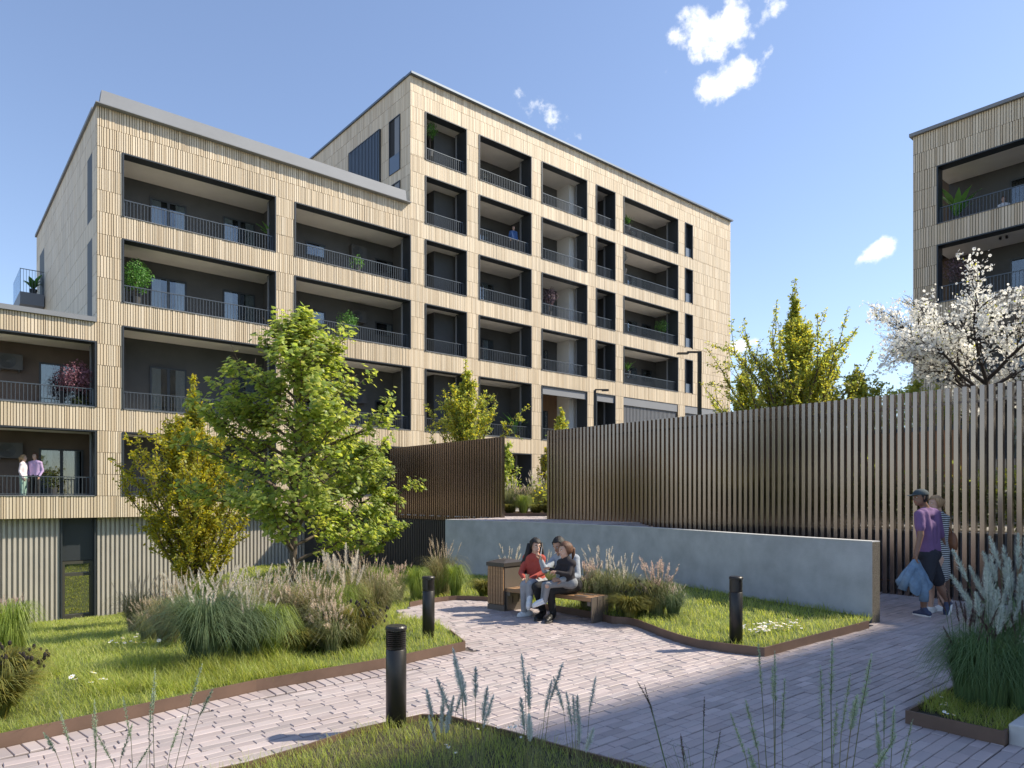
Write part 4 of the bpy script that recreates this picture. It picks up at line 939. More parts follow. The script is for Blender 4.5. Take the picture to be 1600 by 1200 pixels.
upright_tree('low golden tree over the fence, left of the white blossom tree', T(1340, 21.0), 4.9, [(0.05, 1.5), (0.4, 1.7), (0.75, 1.2), (1, 0.25)], 64, 22000, 35, M_HORN2, lsize=(0.06, 0.11), rise=1.1, group=gname)
upright_tree('pale green tree low behind the branches of the blossom tree', T(1432, 26.0), 5.6, [(0.05, 1.9), (0.4, 2.0), (0.75, 1.4), (1, 0.3)], 56, 15000, 36, M_HORN2, lsize=(0.07, 0.12), rise=1.0, group=gname)
upright_tree('small leafy shrub in the gap between the two fences, by the left post', T(793, 24.5), 2.75, [(0.05, 0.5), (0.5, 0.55), (1, 0.15)], 22, 1500, 37, M_MAPLE, lsize=(0.08, 0.13), rise=1.2, name='shrub', cat='shrub', group=gname)
upright_tree('dark green upright shrub by the loggia pier, beside the left end of the long fence', T(852, 27.0), 2.7, [(0.05, 0.35), (0.5, 0.4), (1, 0.1)], 20, 1500, 38, M_HORN, lsize=(0.06, 0.11), rise=2.0, name='shrub', cat='shrub', group=gname)

def blossom_tree():
    rs = np.random.RandomState(17); base = T(1545, 14.0, 1.0); t = thing('blossom_tree', 'white blossom tree with dark spreading branches behind the long fence', 'tree', base); m = MB(); tw_ = []
    tr = [np.array(p) for p in ((0, 0, -0.2), (0.0, 0, 0.8), (-0.03, 0.02, 1.7), (-0.02, 0, 2.5), (-0.05, 0, 3.0))]; m.tube(tr, [0.11, 0.095, 0.085, 0.075, 0.06], 9)
    def grow(a, d, L_, r, lev):
        path = branch_path(rs, a, d, L_, 6, 0.11, 0.012); m.tube(path, [r * (1 - 0.6 * q / 6) for q in range(7)], 6 if lev < 2 else 4, cap=False)
        if lev >= 1: tw_.append(path[1:] if lev > 1 else path[2:])
        if lev < 3:
            for q in range(2 if lev == 0 else 1, 7):
                for _ in range(2 if lev < 2 else 1):
                    if rs.rand() < 0.82:
                        dd = path[q] - path[q - 1]; dd /= np.linalg.norm(dd); o = rs.normal(0, 1, 3); o -= dd * (o @ dd); o /= np.linalg.norm(o); grow(path[q], dd * 0.9 + o * rs.uniform(0.5, 0.9) + np.array([0, 0, 0.1]), L_ * rs.uniform(0.36, 0.56), r * 0.42, lev + 1)
    for i in range(11):
        a = i * 2.399; f = 0.45 + 0.55 * i / 10; st = tr[2] * (1 - f) + tr[4] * f if f < 1 else tr[4]
        grow(st, np.array([math.cos(a), math.sin(a), 0.28 + 0.95 * rs.rand()]), rs.uniform(1.35, 2.0), 0.042, 0)
    m.build('trunk', M_BARK_D, t, smooth=True)
    seg = [(tw[k], tw[k + 1]) for tw in tw_ for k in range(len(tw) - 1)]; w_ = np.array([np.linalg.norm(b - a) for a, b in seg]); w_ /= w_.sum(); nb = 4000
    ix = rs.choice(len(seg), nb, p=w_); A = np.array([seg[i][0] for i in ix]); B = np.array([seg[i][1] for i in ix]); cen = A + (B - A) * rs.rand(nb, 1)
    pos = np.repeat(cen, 4, 0) + rs.normal(0, 0.05, (nb * 4, 3)); nrm = rand_dirs(rs, len(pos)) + np.array([0, 0, 0.4])
    c = leaves_mesh('blossom', pos, nrm, rand_dirs(rs, len(pos)), rs.uniform(0.04, 0.068, len(pos)), 'petal', M_PETAL); tag(link('blossom', c, t), kind='stuff')
    k = rs.choice(nb, 1300); c = leaves_mesh('young_leaves', cen[k] + rs.normal(0, 0.03, (1300, 3)), rand_dirs(rs, 1300) + np.array([0, 0, .5]), rand_dirs(rs, 1300), rs.uniform(0.03, 0.055, 1300), 'oval', M_HORN2); tag(link('young_leaves', c, t), kind='stuff')
blossom_tree()

def hedge_mass(name, label, cat, poly, z0, z1, n, m_, seed, size=(0.05, 0.1)):
    rs = np.random.RandomState(seed); xs, ys = np.array(poly).T; P = []
    while len(P) < n:
        x, y = rs.uniform(xs.min(), xs.max(), 4000), rs.uniform(ys.min(), ys.max(), 4000); k = in_poly(x, y, poly); hz = z0 + (z1 - z0) * (0.75 + 0.25 * np.sin(x * 3.1 + 1) * np.cos(y * 2.3)); z = z0 + (hz - z0) * np.sqrt(rs.rand(4000)); P += list(np.stack([x, y, z], 1)[k])
    pos = np.array(P[:n]); o = link(name, leaves_mesh(name, pos, rs.normal(0, .7, pos.shape) + np.array([0, 0, .6]), rs.normal(0, 1, pos.shape), rs.uniform(*size, n), 'oval', m_)); return tag(o, label, cat, kind='stuff')
hedge_mass('hedge', 'dark green hedge along the low wall behind the fin fence', 'hedge', [pq(13.5, 1.0), pq(13.5, 10.0), pq(14.6, 10.0), pq(14.6, 1.0)], 1.0, 2.15, 15000, M_HEDGE, 51)
hedge_mass('undergrowth', 'olive bushes at the back of the terrace behind the fence', 'bushes', [pq(15, 11), pq(15, 17), pq(24, 13), pq(21, 4), pq(17.5, 4)], 1.0, 2.7, 16000, M_HORN2, 52, (0.09, 0.16))

# ---- lawn blades ----
def blade_template(segs=3, bend=0.45, w_=0.5):
    vs = []; 
    for i in range(segs):
        f = i / segs; ww = w_ * (1 - f * 0.75); x = bend * f * f; vs += [(x, -ww, f * (1 - 0.25 * bend * f)), (x, ww, f * (1 - 0.25 * bend * f))]
    vs.append((bend, 0, 1 - 0.25 * bend)); fs = []
    for i in range(segs - 1): fs += [(2 * i, 2 * i + 2, 2 * i + 3), (2 * i, 2 * i + 3, 2 * i + 1)]
    fs.append((2 * segs - 2, 2 * segs, 2 * segs - 1)); return np.array(vs), np.array(fs)
def grass(name, label, poly, zf, n, hgt, seed, m_, wpx=0.00075, keep=None, lean=0.25, fall=1.6):
    """n blades over a polygon, denser near the viewer, each one leaning its own way"""
    rs = np.random.RandomState(seed); xs, ys = np.array(poly).T; P = []; tot = 0
    while tot < n:
        M = 60000; x = rs.uniform(max(xs.min(), -22), xs.max(), M); y = rs.uniform(max(ys.min(), 1.2), ys.max(), M); d = np.hypot(x, y)
        k = in_poly(x, y, poly) & (np.abs(x) < 0.80 * y + 0.6) & (rs.rand(M) < np.minimum(1, (5.0 / d) ** fall))
        if keep is not None: k &= keep(x, y)
        P.append(np.stack([x[k], y[k]], 1)); tot += k.sum()
        if len(P) > 400: break
    P = np.concatenate(P)[:n]; n = len(P); d = np.hypot(P[:, 0], P[:, 1]); pos = np.stack([P[:, 0], P[:, 1], zf(P[:, 0], P[:, 1]) - 0.005], 1)
    cl = 0.8 + 0.3 * np.sin(P[:, 0] * 5.3 + np.sin(P[:, 1] * 4.1)) * np.cos(P[:, 1] * 6.7 + 1.3 * np.sin(P[:, 0] * 3.3))
    h = rs.uniform(*hgt, n) * cl; a = rs.uniform(0, 2 * math.pi, n); tl = np.abs(rs.normal(0, lean, n)); wd = np.maximum(0.0035, d * wpx)
    z = np.stack([np.cos(a) * tl, np.sin(a) * tl, np.ones(n)], 1); Rm = rot_from(z, np.stack([np.cos(a), np.sin(a), np.zeros(n)], 1)); Rm = Rm * np.stack([h, wd, h], 1)[:, None, :]
    tv, tf = blade_template(3, 0.5); V, Fc = scatter(tv, tf, Rm, pos); o = link(name, np_mesh(name, V, Fc, m_)); return tag(o, label, 'grass', kind='stuff')
grass('lawn_grass', 'fresh green grass of the left lawn and round the grey wall', LAWN, lawn_z, 120000, (0.07, 0.16), 61, M_LAWN)
flat = lambda x, y: np.full(np.shape(x), 0.055)
grass('bed_grass', 'green grass in the nearest bed at the bottom of the picture', FG, flat, 26000, (0.06, 0.17), 62, M_LAWN, fall=0.3)
grass('bed_grass', 'dark green grass in the shaded bed at the right', RB, flat, 9000, (0.07, 0.17), 63, M_LAWN, fall=0.3, keep=lambda x, y: (to_pq(x, y)[0] > rb[0] + 0.14 + 0.1 * np.sin(9 * x)) & (to_pq(x, y)[0] < 9))
# longer tufts over the lawn's near edge
grass('lawn_grass', 'longer bright grass along the near edge of the left lawn', [pq(-8, 6.0), pq(4.0, 6.0), pq(3.0, 7.4), pq(-8, 7.6)], lawn_z, 9000, (0.14, 0.30), 64, M_LAWN, lean=0.45, keep=lambda x, y: np.sin(x * 2.2 + 0.7) + np.cos(y * 3.1) + 0.5 * np.sin(7 * x) > 0.1 + 0.25 * (x + 3))

# ---- ornamental grasses: blades and plumes ----
def clump_meshes(seed, nblade, h, spread, mcols, plume=None, nplume=14, ph=(0.8, 1.1), plen=0.2, prad=0.022, pcols=None, blade_w=0.004, droop=0.9, heads=None, nheads=0, hcols=None, pdense=110, spike=False):
    rs = np.random.RandomState(seed); out = {}
    n = nblade; a = rs.uniform(0, 2 * math.pi, n); r0 = rs.rand(n) ** 0.5 * spread * 0.22; hh = h * rs.uniform(0.55, 1.1, n); out_ = spread * rs.uniform(0.15, 1.0, n); segs = 5
    V = np.zeros((n, segs * 2 + 1, 3)); 
    for i in range(segs + 1):
        f = i / segs; rad = r0 + out_ * f ** 1.7; zz = hh * (np.sin(np.minimum(f * (1 + droop * out_ / spread * 0.7), 1.75) * math.pi / 2 / 1.02)); c = np.stack([np.cos(a) * rad, np.sin(a) * rad, zz], 1)
        if i < segs:
            ww = blade_w * (1 - 0.8 * f); sd = np.stack([-np.sin(a), np.cos(a), np.zeros(n)], 1) * ww; V[:, 2 * i] = c - sd; V[:, 2 * i + 1] = c + sd
        else: V[:, 2 * segs] = c
    tf = []
    for i in range(segs - 1): tf += [(2 * i, 2 * i + 1, 2 * i + 3), (2 * i, 2 * i + 3, 2 * i + 2)]
    tf.append((2 * segs - 2, 2 * segs - 1, 2 * segs)); tf = np.array(tf); Fc = (tf[None] + (np.arange(n) * (2 * segs + 1))[:, None, None]).reshape(-1, 3)
    out['foliage'] = np_mesh('foliage', V.reshape(-1, 3), Fc, mcols)
    if pcols:
        PV, PF, SV = [], [], MB()
        for k in range(nplume):
            a_ = rs.uniform(0, 2 * math.pi); lean = rs.uniform(0.05, 0.55) * spread; top = h * rs.uniform(*ph); b0 = np.array([math.cos(a_), math.sin(a_), 0]) * spread * 0.12; tip = np.array([math.cos(a_) * lean, math.sin(a_) * lean, top])
            d = tip - b0; mid = b0 + d * 0.55 + np.array([0, 0, 0.06 * h]); L_ = plen * rs.uniform(0.75, 1.25); dn = tip - mid; dn /= np.linalg.norm(dn); dn = dn + np.array([math.cos(a_), math.sin(a_), -0.1]) * rs.uniform(0, 0.35); dn /= np.linalg.norm(dn); end = tip + dn * L_
            SV.tube([b0, mid, tip, end - dn * L_ * 0.1], [0.0028, 0.0024, 0.002, 0.0012], 3, cap=False)
            m_ = pdense; f = rs.rand(m_); dirs = rand_dirs(rs, m_); dirs -= dn * (dirs @ dn)[:, None]; dirs /= np.linalg.norm(dirs, axis=1, keepdims=True) + 1e-9
            prof = np.interp(f, [0, 0.15, 0.45, 0.85, 1], [0.35, 0.85, 1.0, 0.6, 0.12]) * prad * rs.uniform(0.6, 1.25, m_)
            c0 = tip + dn * (f * L_)[:, None]; c1 = c0 + dirs * prof[:, None] + dn * (prof * (1.1 if not spike else 0.5))[:, None]; sd = np.cross(dirs, dn) * (0.0028 if not spike else 0.003)
            o = sum(len(x) for x in PV); PV.append(np.stack([c0 - sd, c0 + sd, c1 + sd * 0.6, c1 - sd * 0.6], 1).reshape(-1, 3)); PF.append((np.arange(m_)[:, None] * 4 + np.array([[0, 1, 2, 3]])) + o)
        out['plume'] = np_mesh('plume', np.concatenate(PV), np.concatenate(PF), pcols); out['stalk'] = SV.mesh('stalk', mcols)
    if hcols:
        H = MB(); S = MB()
        for k in range(nheads):
            a_ = rs.uniform(0, 2 * math.pi); rr_ = spread * 0.9 * rs.rand() ** 0.5; z = h * rs.uniform(0.65, 1.15) * (1 - 0.25 * (rr_ / spread) ** 2); p = np.array([math.cos(a_) * rr_, math.sin(a_) * rr_, z]); S.tube([p * np.array([.3, .3, 0]), p * np.array([.7, .7, .6]), p], [0.002, 0.002, 0.0015], 3, cap=False)
            r_ = rs.uniform(0.009, 0.014); H.lathe([(r_ * 0.4, 0), (r_, r_ * 0.8), (r_ * 0.95, r_ * 2.2), (r_ * 0.3, r_ * 3)], 7, c=p)
        out['seed_head'] = H.mesh('seed_head', hcols); out['stalk'] = S.mesh('stalk', mcols)
    return out
def gm(name, cols, trans=0.3): return leaf_mat(name, cols, trans, 0.55)
GM_BLUE = gm('blue_grass', [(0.08, 0.125, 0.065), (0.11, 0.16, 0.08), (0.15, 0.19, 0.09)])
GM_LIME = gm('lime_grass', [(0.19, 0.26, 0.05), (0.26, 0.32, 0.06), (0.15, 0.22, 0.05)])
GM_OLIVE = gm('olive_grass', [(0.16, 0.17, 0.04), (0.22, 0.20, 0.05), (0.11, 0.14, 0.04), (0.28, 0.23, 0.04)])
GM_STRAW = gm('straw_grass', [(0.24, 0.21, 0.11), (0.17, 0.18, 0.07), (0.30, 0.25, 0.13)])
GM_DEEP = gm('deep_grass', [(0.085, 0.155, 0.06), (0.115, 0.19, 0.075), (0.155, 0.225, 0.09)])
GM_GREY = gm('grey_green_grass', [(0.20, 0.23, 0.10), (0.26, 0.27, 0.13), (0.14, 0.18, 0.07), (0.30, 0.27, 0.15)])
PM_WHITE = gm('white_plume', [(0.62, 0.58, 0.50), (0.70, 0.66, 0.58), (0.55, 0.50, 0.42)], 0.35)
PM_BEIGE = gm('beige_plume', [(0.58, 0.49, 0.38), (0.66, 0.56, 0.44), (0.50, 0.42, 0.32)], 0.35)
PM_PINK = gm('pink_plume', [(0.56, 0.44, 0.37), (0.64, 0.52, 0.44), (0.48, 0.37, 0.31)], 0.35)
PM_SILVER = gm('silver_plume', [(0.52, 0.57, 0.52), (0.62, 0.66, 0.60), (0.42, 0.48, 0.44)], 0.35)
PM_PALE = gm('pale_silver_plume', [(0.62, 0.66, 0.62), (0.70, 0.72, 0.68), (0.52, 0.57, 0.54)], 0.4)
PM_MAROON = gm('maroon_plume', [(0.14, 0.09, 0.085), (0.19, 0.13, 0.12), (0.10, 0.065, 0.06)], 0.25)
PM_GREEN = gm('green_plume', [(0.42, 0.50, 0.36), (0.50, 0.57, 0.42), (0.34, 0.43, 0.31)], 0.35)
M_HEAD = mat('seed_head_black', (0.022, 0.017, 0.012), 0.9)
CK = {}
def kindmesh(k):
    if k not in CK:
        CK[k] = {
            'blue': lambda: clump_meshes(1, 1700, 0.60, 0.66, GM_BLUE, nplume=22, ph=(0.85, 1.35), plen=0.17, prad=0.017, pdense=80, pcols=PM_WHITE, droop=0.95),
            'lime': lambda: clump_meshes(2, 700, 0.62, 0.42, GM_LIME, droop=1.3),
            'white': lambda: clump_meshes(3, 750, 0.52, 0.5, GM_GREY, nplume=26, ph=(0.85, 1.5), plen=0.13, prad=0.015, pdense=70, pcols=PM_WHITE),
            'beige': lambda: clump_meshes(4, 600, 0.46, 0.46, GM_GREY, nplume=80, ph=(0.6, 1.35), plen=0.12, prad=0.022, pcols=PM_BEIGE, pdense=34),
            'pink': lambda: clump_meshes(5, 600, 0.46, 0.46, GM_GREY, nplume=80, ph=(0.6, 1.4), plen=0.13, prad=0.022, pcols=PM_PINK, pdense=34),
            'seed': lambda: clump_meshes(6, 1000, 0.42, 0.42, GM_OLIVE, hcols=M_HEAD, nheads=80, blade_w=0.006),
            'great': lambda: clump_meshes(7, 700, 0.62, 0.45, GM_LIME, nplume=13, ph=(0.95, 1.45), plen=0.34, prad=0.040, pcols=PM_WHITE, pdense=260),
            'straw': lambda: clump_meshes(8, 700, 0.62, 0.6, GM_STRAW, nplume=24, ph=(0.95, 1.3), plen=0.2, prad=0.014, pcols=PM_BEIGE, pdense=60),
            'silver': lambda: clump_meshes(9, 1000, 0.62, 0.62, GM_DEEP, nplume=20, ph=(0.95, 1.45), plen=0.26, prad=0.03, pcols=PM_SILVER, pdense=240, droop=1.1, blade_w=0.003),
            'maroon': lambda: clump_meshes(10, 1100, 0.55, 0.45, GM_DEEP, nplume=20, ph=(0.9, 1.5), plen=0.17, prad=0.014, pcols=PM_MAROON, pdense=150, droop=1.2, blade_w=0.003),
            'spike': lambda: clump_meshes(11, 60, 0.55, 0.34, GM_GREY, nplume=7, ph=(0.95, 1.5), plen=0.24, prad=0.026, pcols=PM_PALE, pdense=420, blade_w=0.0022, spike=True),
            'wisp': lambda: clump_meshes(12, 26, 0.55, 0.55, GM_GREY, nplume=7, ph=(1.0, 1.75), plen=0.22, prad=0.017, pcols=PM_GREEN, pdense=200, blade_w=0.002, spike=True),
            'rust': lambda: clump_meshes(13, 60, 0.5, 0.5, GM_DEEP, nplume=5, ph=(1.0, 1.6), plen=0.19, prad=0.008, pcols=PM_MAROON, pdense=130, blade_w=0.002, spike=True),
            'bush': lambda: clump_meshes(14, 1300, 0.34, 0.42, GM_OLIVE, blade_w=0.008, droop=0.6),
        }[k]()
    return CK[k]
def clump(kind, label, loc, sc=1.0, rz=None, cat='ornamental grass', zs=1.0):
    o = thing({'perennial': 'perennial', 'shrub': 'low_shrub'}.get(cat, 'ornamental_grass'), label, cat, loc, rng.uniform(0, 6.28) if rz is None else rz); o.scale = (sc, sc, sc * zs)
    for nm, me in kindmesh(kind).items():
        c = link(nm, me, o); c['kind'] = 'stuff'
    return o
L = G
clump('blue', 'big blue-green grass mound with upright white plumes on the left lawn', L(322, 1040), 1.02)
clump('blue', 'second blue-green grass mound just right of the big one, in front of the maple', L(385, 1032), 0.8)
clump('straw', 'brownish straw grass left of the blue-green mound, before the ribbed wall', L(215, 990), 1.0)
clump('pink', 'pinkish plumed grass between the straw grass and the blue-green mound', L(258, 985), 0.9)
clump('lime', 'tall green grass behind the blue-green mound, under the hornbeam', L(318, 985), 1.25)
clump('white', 'pale plumed grass right behind the blue-green mound', L(358, 992), 1.1)
clump('white', 'white-tipped grass left of the maple trunk', L(402, 985), 1.05)
clump('lime', 'lime green arching grass at the foot of the maple', L(430, 1030), 0.8)
clump('bush', 'low dark olive tuft in front of the maple trunk', L(462, 1024), 0.8)
clump('white', 'white-tipped grass right of the maple trunk', L(478, 985), 1.05)
clump('beige', 'fluffy beige grass beside the dark seed heads', L(503, 1012), 0.95)
clump('seed', 'olive perennial full of black seed heads left of the nearest bollard', L(556, 1012), 1.0, cat='perennial')
clump('great', 'grass with long cream plumes above the seed heads', L(540, 985), 0.85)
clump('lime', 'green grass behind the cream plumes', L(512, 975), 0.8)
clump('straw', 'straw grass between the maple trunk and the fluffy beige grass', L(492, 1000), 0.95)
clump('beige', 'second fluffy beige grass just below the maple, nearer the lawn edge', L(520, 1022), 0.75)
clump('lime', 'short green tuft between the blue-green mound and the lime grass', L(408, 1018), 0.75)
clump('white', 'white plumed grass behind the maple trunk, before the dark wall', L(440, 972), 1.1)
clump('straw', 'tall straw grass behind the cream plumes, before the dark wall', L(560, 962), 1.1)
clump('straw', 'dry grass at the foot of the hornbeam, left', L(285, 975), 1.1)
clump('pink', 'pinkish grass right of the hornbeam foot', L(345, 972), 1.1)
clump('lime', 'green grass left of the lower maple, before the dark wall', L(590, 945), 1.1)
clump('straw', 'loose straw grass at the left foot of the blue-green mound', L(262, 1008), 0.85)
clump('beige', 'pale beige grass low in front of the brownish straw grass', L(232, 1005), 0.8)
clump('white', 'white plumed grass rising out of the back of the blue-green mound', L(300, 1008), 0.95)
clump('straw', 'dry grass filling the space right of the second blue-green grass', L(420, 1008), 0.85)
clump('beige', 'feathery beige grass at the maple foot, beside the olive tuft', L(452, 1005), 0.9)
clump('white', 'pale plumed grass left of the lime green arching grass', L(392, 1008), 0.9)
clump('lime', 'green grass between the fluffy beige grasses', L(535, 1005), 0.7)
clump('straw', 'straw grass right of the cream plumes, toward the far bollard', L(585, 975), 0.9)
clump('beige', 'beige grass before the straw grass, left of the far bollard', L(602, 955), 0.9)
clump('white', 'pale grass at the foot of the hornbeam, right', L(375, 968), 1.1)
clump('pink', 'pinkish grass before the dark ribbed wall, left of the far bollard', L(622, 938), 1.0)
clump('lime', 'green grass beside the far bollard before the dark wall', L(650, 942), 1.0)
clump('straw', 'straw coloured grass at the left end of the grey wall', L(690, 932), 1.2)
clump('lime', 'green grass at the foot of the grey wall, right of the far bollard', L(712, 935), 0.95)
clump('bush', 'low dark bush left of the bench bin', L(757, 934), 0.9, cat='shrub')
clump('white', 'pale plumed grass rising behind the bench bin', T(797, 11.6, 0.0), 1.0)
clump('white', 'pale plumed grass between the seated couple, behind the bench', T(858, 11.4, 0.0), 0.95)
clump('pink', 'pinkish grass behind the bench right of the seated man', L(918, 952), 0.95)
clump('white', 'tall white plumed grass behind the bench end, along the grey wall', L(946, 952), 1.05)
clump('white', 'white plumed grass right of the bench, third along the grey wall', L(974, 956), 0.95)
clump('bush', 'yellow-olive bush just right of the bench end', L(985, 966), 0.85, cat='shrub')
clump('seed', 'olive bush with black seed heads at the foot of the grey wall', L(1000, 960), 0.95, cat='perennial')
clump('pink', 'rosy beige grass at the right end of the planting along the grey wall', L(1026, 962), 1.0)
clump('blue', 'dark green tuft leaning on the grey wall at the end of the planting', L(1052, 964), 0.5)
clump('pink', 'pink plumed grass at the left edge, before the ribbed metal wall', L(8, 1000), 1.1)
clump('lime', 'long arching green grass at the left edge of the lawn', L(20, 1040), 1.0)
clump('seed', 'dark seed head perennial at the left edge of the lawn', L(5, 1105), 0.95, cat='perennial')
clump('bush', 'low olive bush at the bottom left by the steel edging', L(-10, 1125), 0.9, cat='shrub')
tq = [(15.6, 14.8, 'white', 1.25), (16.0, 14.2, 'white', 1.3), (15.5, 14.15, 'beige', 1.1), (16.5, 14.9, 'white', 1.35), (16.9, 14.1, 'white', 1.3)]
for k, (u, Y, kd, sc) in enumerate([(797, 23.0, 'white', 1.5), (818, 22.6, 'beige', 1.3), (838, 23.2, 'white', 1.7), (856, 23.6, 'white', 1.6), (778, 23.4, 'white', 1.5)]):
    clump(kd, ['pale plumed grass in the gap between the fences, by the left fence post', 'beige grass in the middle of the gap between the fences', 'tall white grass in the gap, before the loggia pier', 'white grass in the gap, at the end of the long fence', 'white plumed grass hidden mostly behind the short fence, left of the gap'][k], T(u, Y), sc)
for k, (u, Y) in enumerate([(796, 21.8), (838, 21.9), (818, 21.6), (856, 21.9)]):
    clump('bush' if k != 2 else 'lime', ['low yellow-green bush at the front of the gap bed, left', 'low green tuft at the front of the gap bed, under the tall white grass', 'green tuft at the front of the gap bed, middle', 'low green tuft at the front of the gap bed, at the long fence'][k], T(u, Y), 1.0, cat='shrub')
gb = MB(); gb.box(-0.65, 1.45, 21.3, 24.5, ZTER - 0.01, ZTER + 0.09); tag(gb.build('planting_bed', M_STEEL), kind='structure')
# shaded bed at the right
R3 = lambda u, v: (*ray(u, v, 0.06), 0.05)
clump('silver', 'silver plumed grass filling the shaded bed at the right edge', R3(1545, 1105), 0.92)
clump('silver', 'silver plumed grass behind it, nearer the fence', R3(1590, 1078), 1.1)
clump('maroon', 'grass with dark maroon spikes at the corner of the shaded bed', R3(1513, 1100), 0.92)
clump('maroon', 'maroon spiked grass at the far right of the shaded bed', R3(1597, 1112), 0.9)
clump('blue', 'white plumed dark grass in the middle of the shaded bed', R3(1553, 1085), 0.72)
# close stalks in the nearest bed, at the bottom of the picture
N3 = lambda u, Y: ((u - U0) / F * Y, Y, 0.05)
for kd, u, Y, sc, lb in [('spike', 740, 3.55, 0.78, 'silvery grass spikes in the nearest bed, right of the nearest bollard'), ('spike', 830, 3.5, 0.74, 'silvery grass spikes at the bottom, before the edge of the near shade'),
                         ('spike', 905, 3.45, 0.66, 'short silvery spikes at the bottom centre, by the curved edging'), ('spike', 690, 3.6, 0.62, 'pale spikes in the grass below the nearest bollard'),
                         ('wisp', 1290, 2.75, 0.92, 'thin green seed stalks before the shaded paving, bottom right'), ('wisp', 1215, 2.8, 0.85, 'thin green stalks leaning left before the shaded paving'), ('rust', 1090, 3.1, 0.85, 'thin dark red grass spikes before the shaded paving, bottom centre'),
                         ('wisp', 225, 3.05, 0.74, 'blue-green seed stalks before the lit paving, bottom left'), ('wisp', 160, 3.1, 0.62, 'blue-green stalks at the bottom left corner'), ('rust', 640, 3.5, 0.5, 'small dark spikes in the bed grass at the bottom'), ('wisp', 1380, 2.9, 0.7, 'short green seed stalks, rightmost along the bottom')]:
    clump(kd, lb, N3(u, Y), sc)
# daisies
def daisies(label, pts, n, spread, zf, seed, size=0.016):
    rs = np.random.RandomState(seed); m = MB()
    for _ in range(n):
        c = pts[rs.randint(len(pts))]; x, y = c[0] + rs.normal(0, spread), c[1] + rs.normal(0, spread * 0.7); z = float(zf(x, y)) + rs.uniform(0.06, 0.13); s_ = size * rs.uniform(0.7, 1.2); k = 9; o = (x, y, z); tx, ty = rs.normal(0, .25, 2)
        ring = [(x + s_ * math.cos(2 * math.pi * j / (2 * k)) * (1 if j % 2 else .62), y + s_ * math.sin(2 * math.pi * j / (2 * k)) * (1 if j % 2 else .62)) for j in range(2 * k)]
        m.add([(a, b, z + (a - x) * tx + (b - y) * ty + 0.002) for a, b in ring], [tuple(range(2 * k))], 0)
        m.lathe([(s_ * 0.3, 0.002), (s_ * 0.2, 0.006)], 7, 1, c=o)
    o = m.build('daisies', [M_DAISY, M_YOLK]); return tag(o, label, 'flowers', kind='stuff')
daisies('white daisies in the grass right of the bollard before the grey wall', [G(1185, 995), G(1205, 988), G(1225, 992), G(1240, 985)], 95, 0.10, lawn_z, 71, 0.022)
daisies('scattered white daisies on the left lawn beside the blue-green mound', [G(195, 1012), G(215, 1018), G(150, 1075), G(110, 1080), G(225, 1000)], 24, 0.14, lawn_z, 72, 0.024)
daisies('few white daisies at the corner of the shaded bed', [(*ray(1470, 1118, .1), 0), (*ray(1462, 1106, .1), 0)], 9, 0.06, lambda x, y: 0.05, 73, 0.014)
daisies('white daisies in the near bed below the nearest bollard', [(*ray(760, 1145, .1), 0), (*ray(790, 1150, .1), 0), (*ray(700, 1180, .1), 0)], 16, 0.07, lambda x, y: 0.05, 74, 0.015)

# ---- plants standing on the balconies ----
POT = mat('dark_pot', (0.06, 0.06, 0.06), 0.6)
def potted(label, fr, u, v, y, h, kind, m_, seed, r=0.4, stem=0.35, n=700, ls=(0.05, 0.09)):
    """(u, v) is where the pot's foot would be seen, y how far behind the facade"""
    s = fr.s_at(u, y); P = fr.o + fr.ex * s + fr.ey * y; z = EYE + (V0 - v) / F * P[1]; rs = np.random.RandomState(seed)
    t = thing('potted_plant', label, 'potted plant', (P[0], P[1], z)); m = MB(); m.lathe([(0.13, 0), (0.18, 0.32), (0.16, 0.33), (0.155, 0.28)], 14); m.build('pot', POT, t)
    s_ = MB()
    if kind == 'ball':
        for k in range(5): s_.tube([(0, 0, .25), (rs.normal(0, .02), rs.normal(0, .02), h * stem + .2), (rs.normal(0, r * .4), rs.normal(0, r * .4), h * .75)], [0.018, 0.014, 0.006], 5)
        d = rand_dirs(rs, n) * (rs.rand(n, 1) ** 0.4); pos = np.array([0, 0, h - r]) + d * np.array([r, r, r * 0.95]) * (1 + 0.15 * np.sin(d[:, :1] * 7)); nrm = d + rs.normal(0, .6, d.shape) + [0, 0, .4]
        me = leaves_mesh('crown', pos, nrm, rs.normal(0, 1, pos.shape), rs.uniform(*ls, n), 'oval', m_)
        s_.build('stem', M_BARK, t); tag(link('crown', me, t), kind='stuff')
    else:
        vs = MB(); nl = 16 if kind == 'palm' else 12
        for k in range(nl):
            a = k * 2.399; up = rs.uniform(0.5, 1.0); L_ = h * rs.uniform(0.6, 0.95); w0 = 0.05 if kind == 'palm' else 0.14; pts = []
            for i in range(6):
                f = i / 5; rr_ = L_ * 0.55 * f ** 1.5 * (1.2 - up * .5); z_ = 0.3 + L_ * up * (f - 0.3 * f * f); ww = w0 * math.sin(math.pi * min(f * 0.9 + 0.1, 1)); c = np.array([math.cos(a) * rr_, math.sin(a) * rr_, z_]); sd = np.array([-math.sin(a), math.cos(a), 0]) * ww; pts += [tuple(c - sd), tuple(c + sd + np.array([0, 0, .02]))]
            vs.add(pts, [(2 * i, 2 * i + 1, 2 * i + 3, 2 * i + 2) for i in range(5)])
        vs.build('leaf', m_, t)
    return t
potted('round green standard tree on the second wing balcony from the top, left', FA, 212, 478, 0.6, 1.75, 'ball', M_GREENL, 81, 0.62, 0.4, 2400)
potted('purple-leaved little tree on the low wing balcony, by the corner pier', FA, 118, 636, 0.7, 1.7, 'ball', M_PURPLE, 82, 0.62, 0.4, 2200)
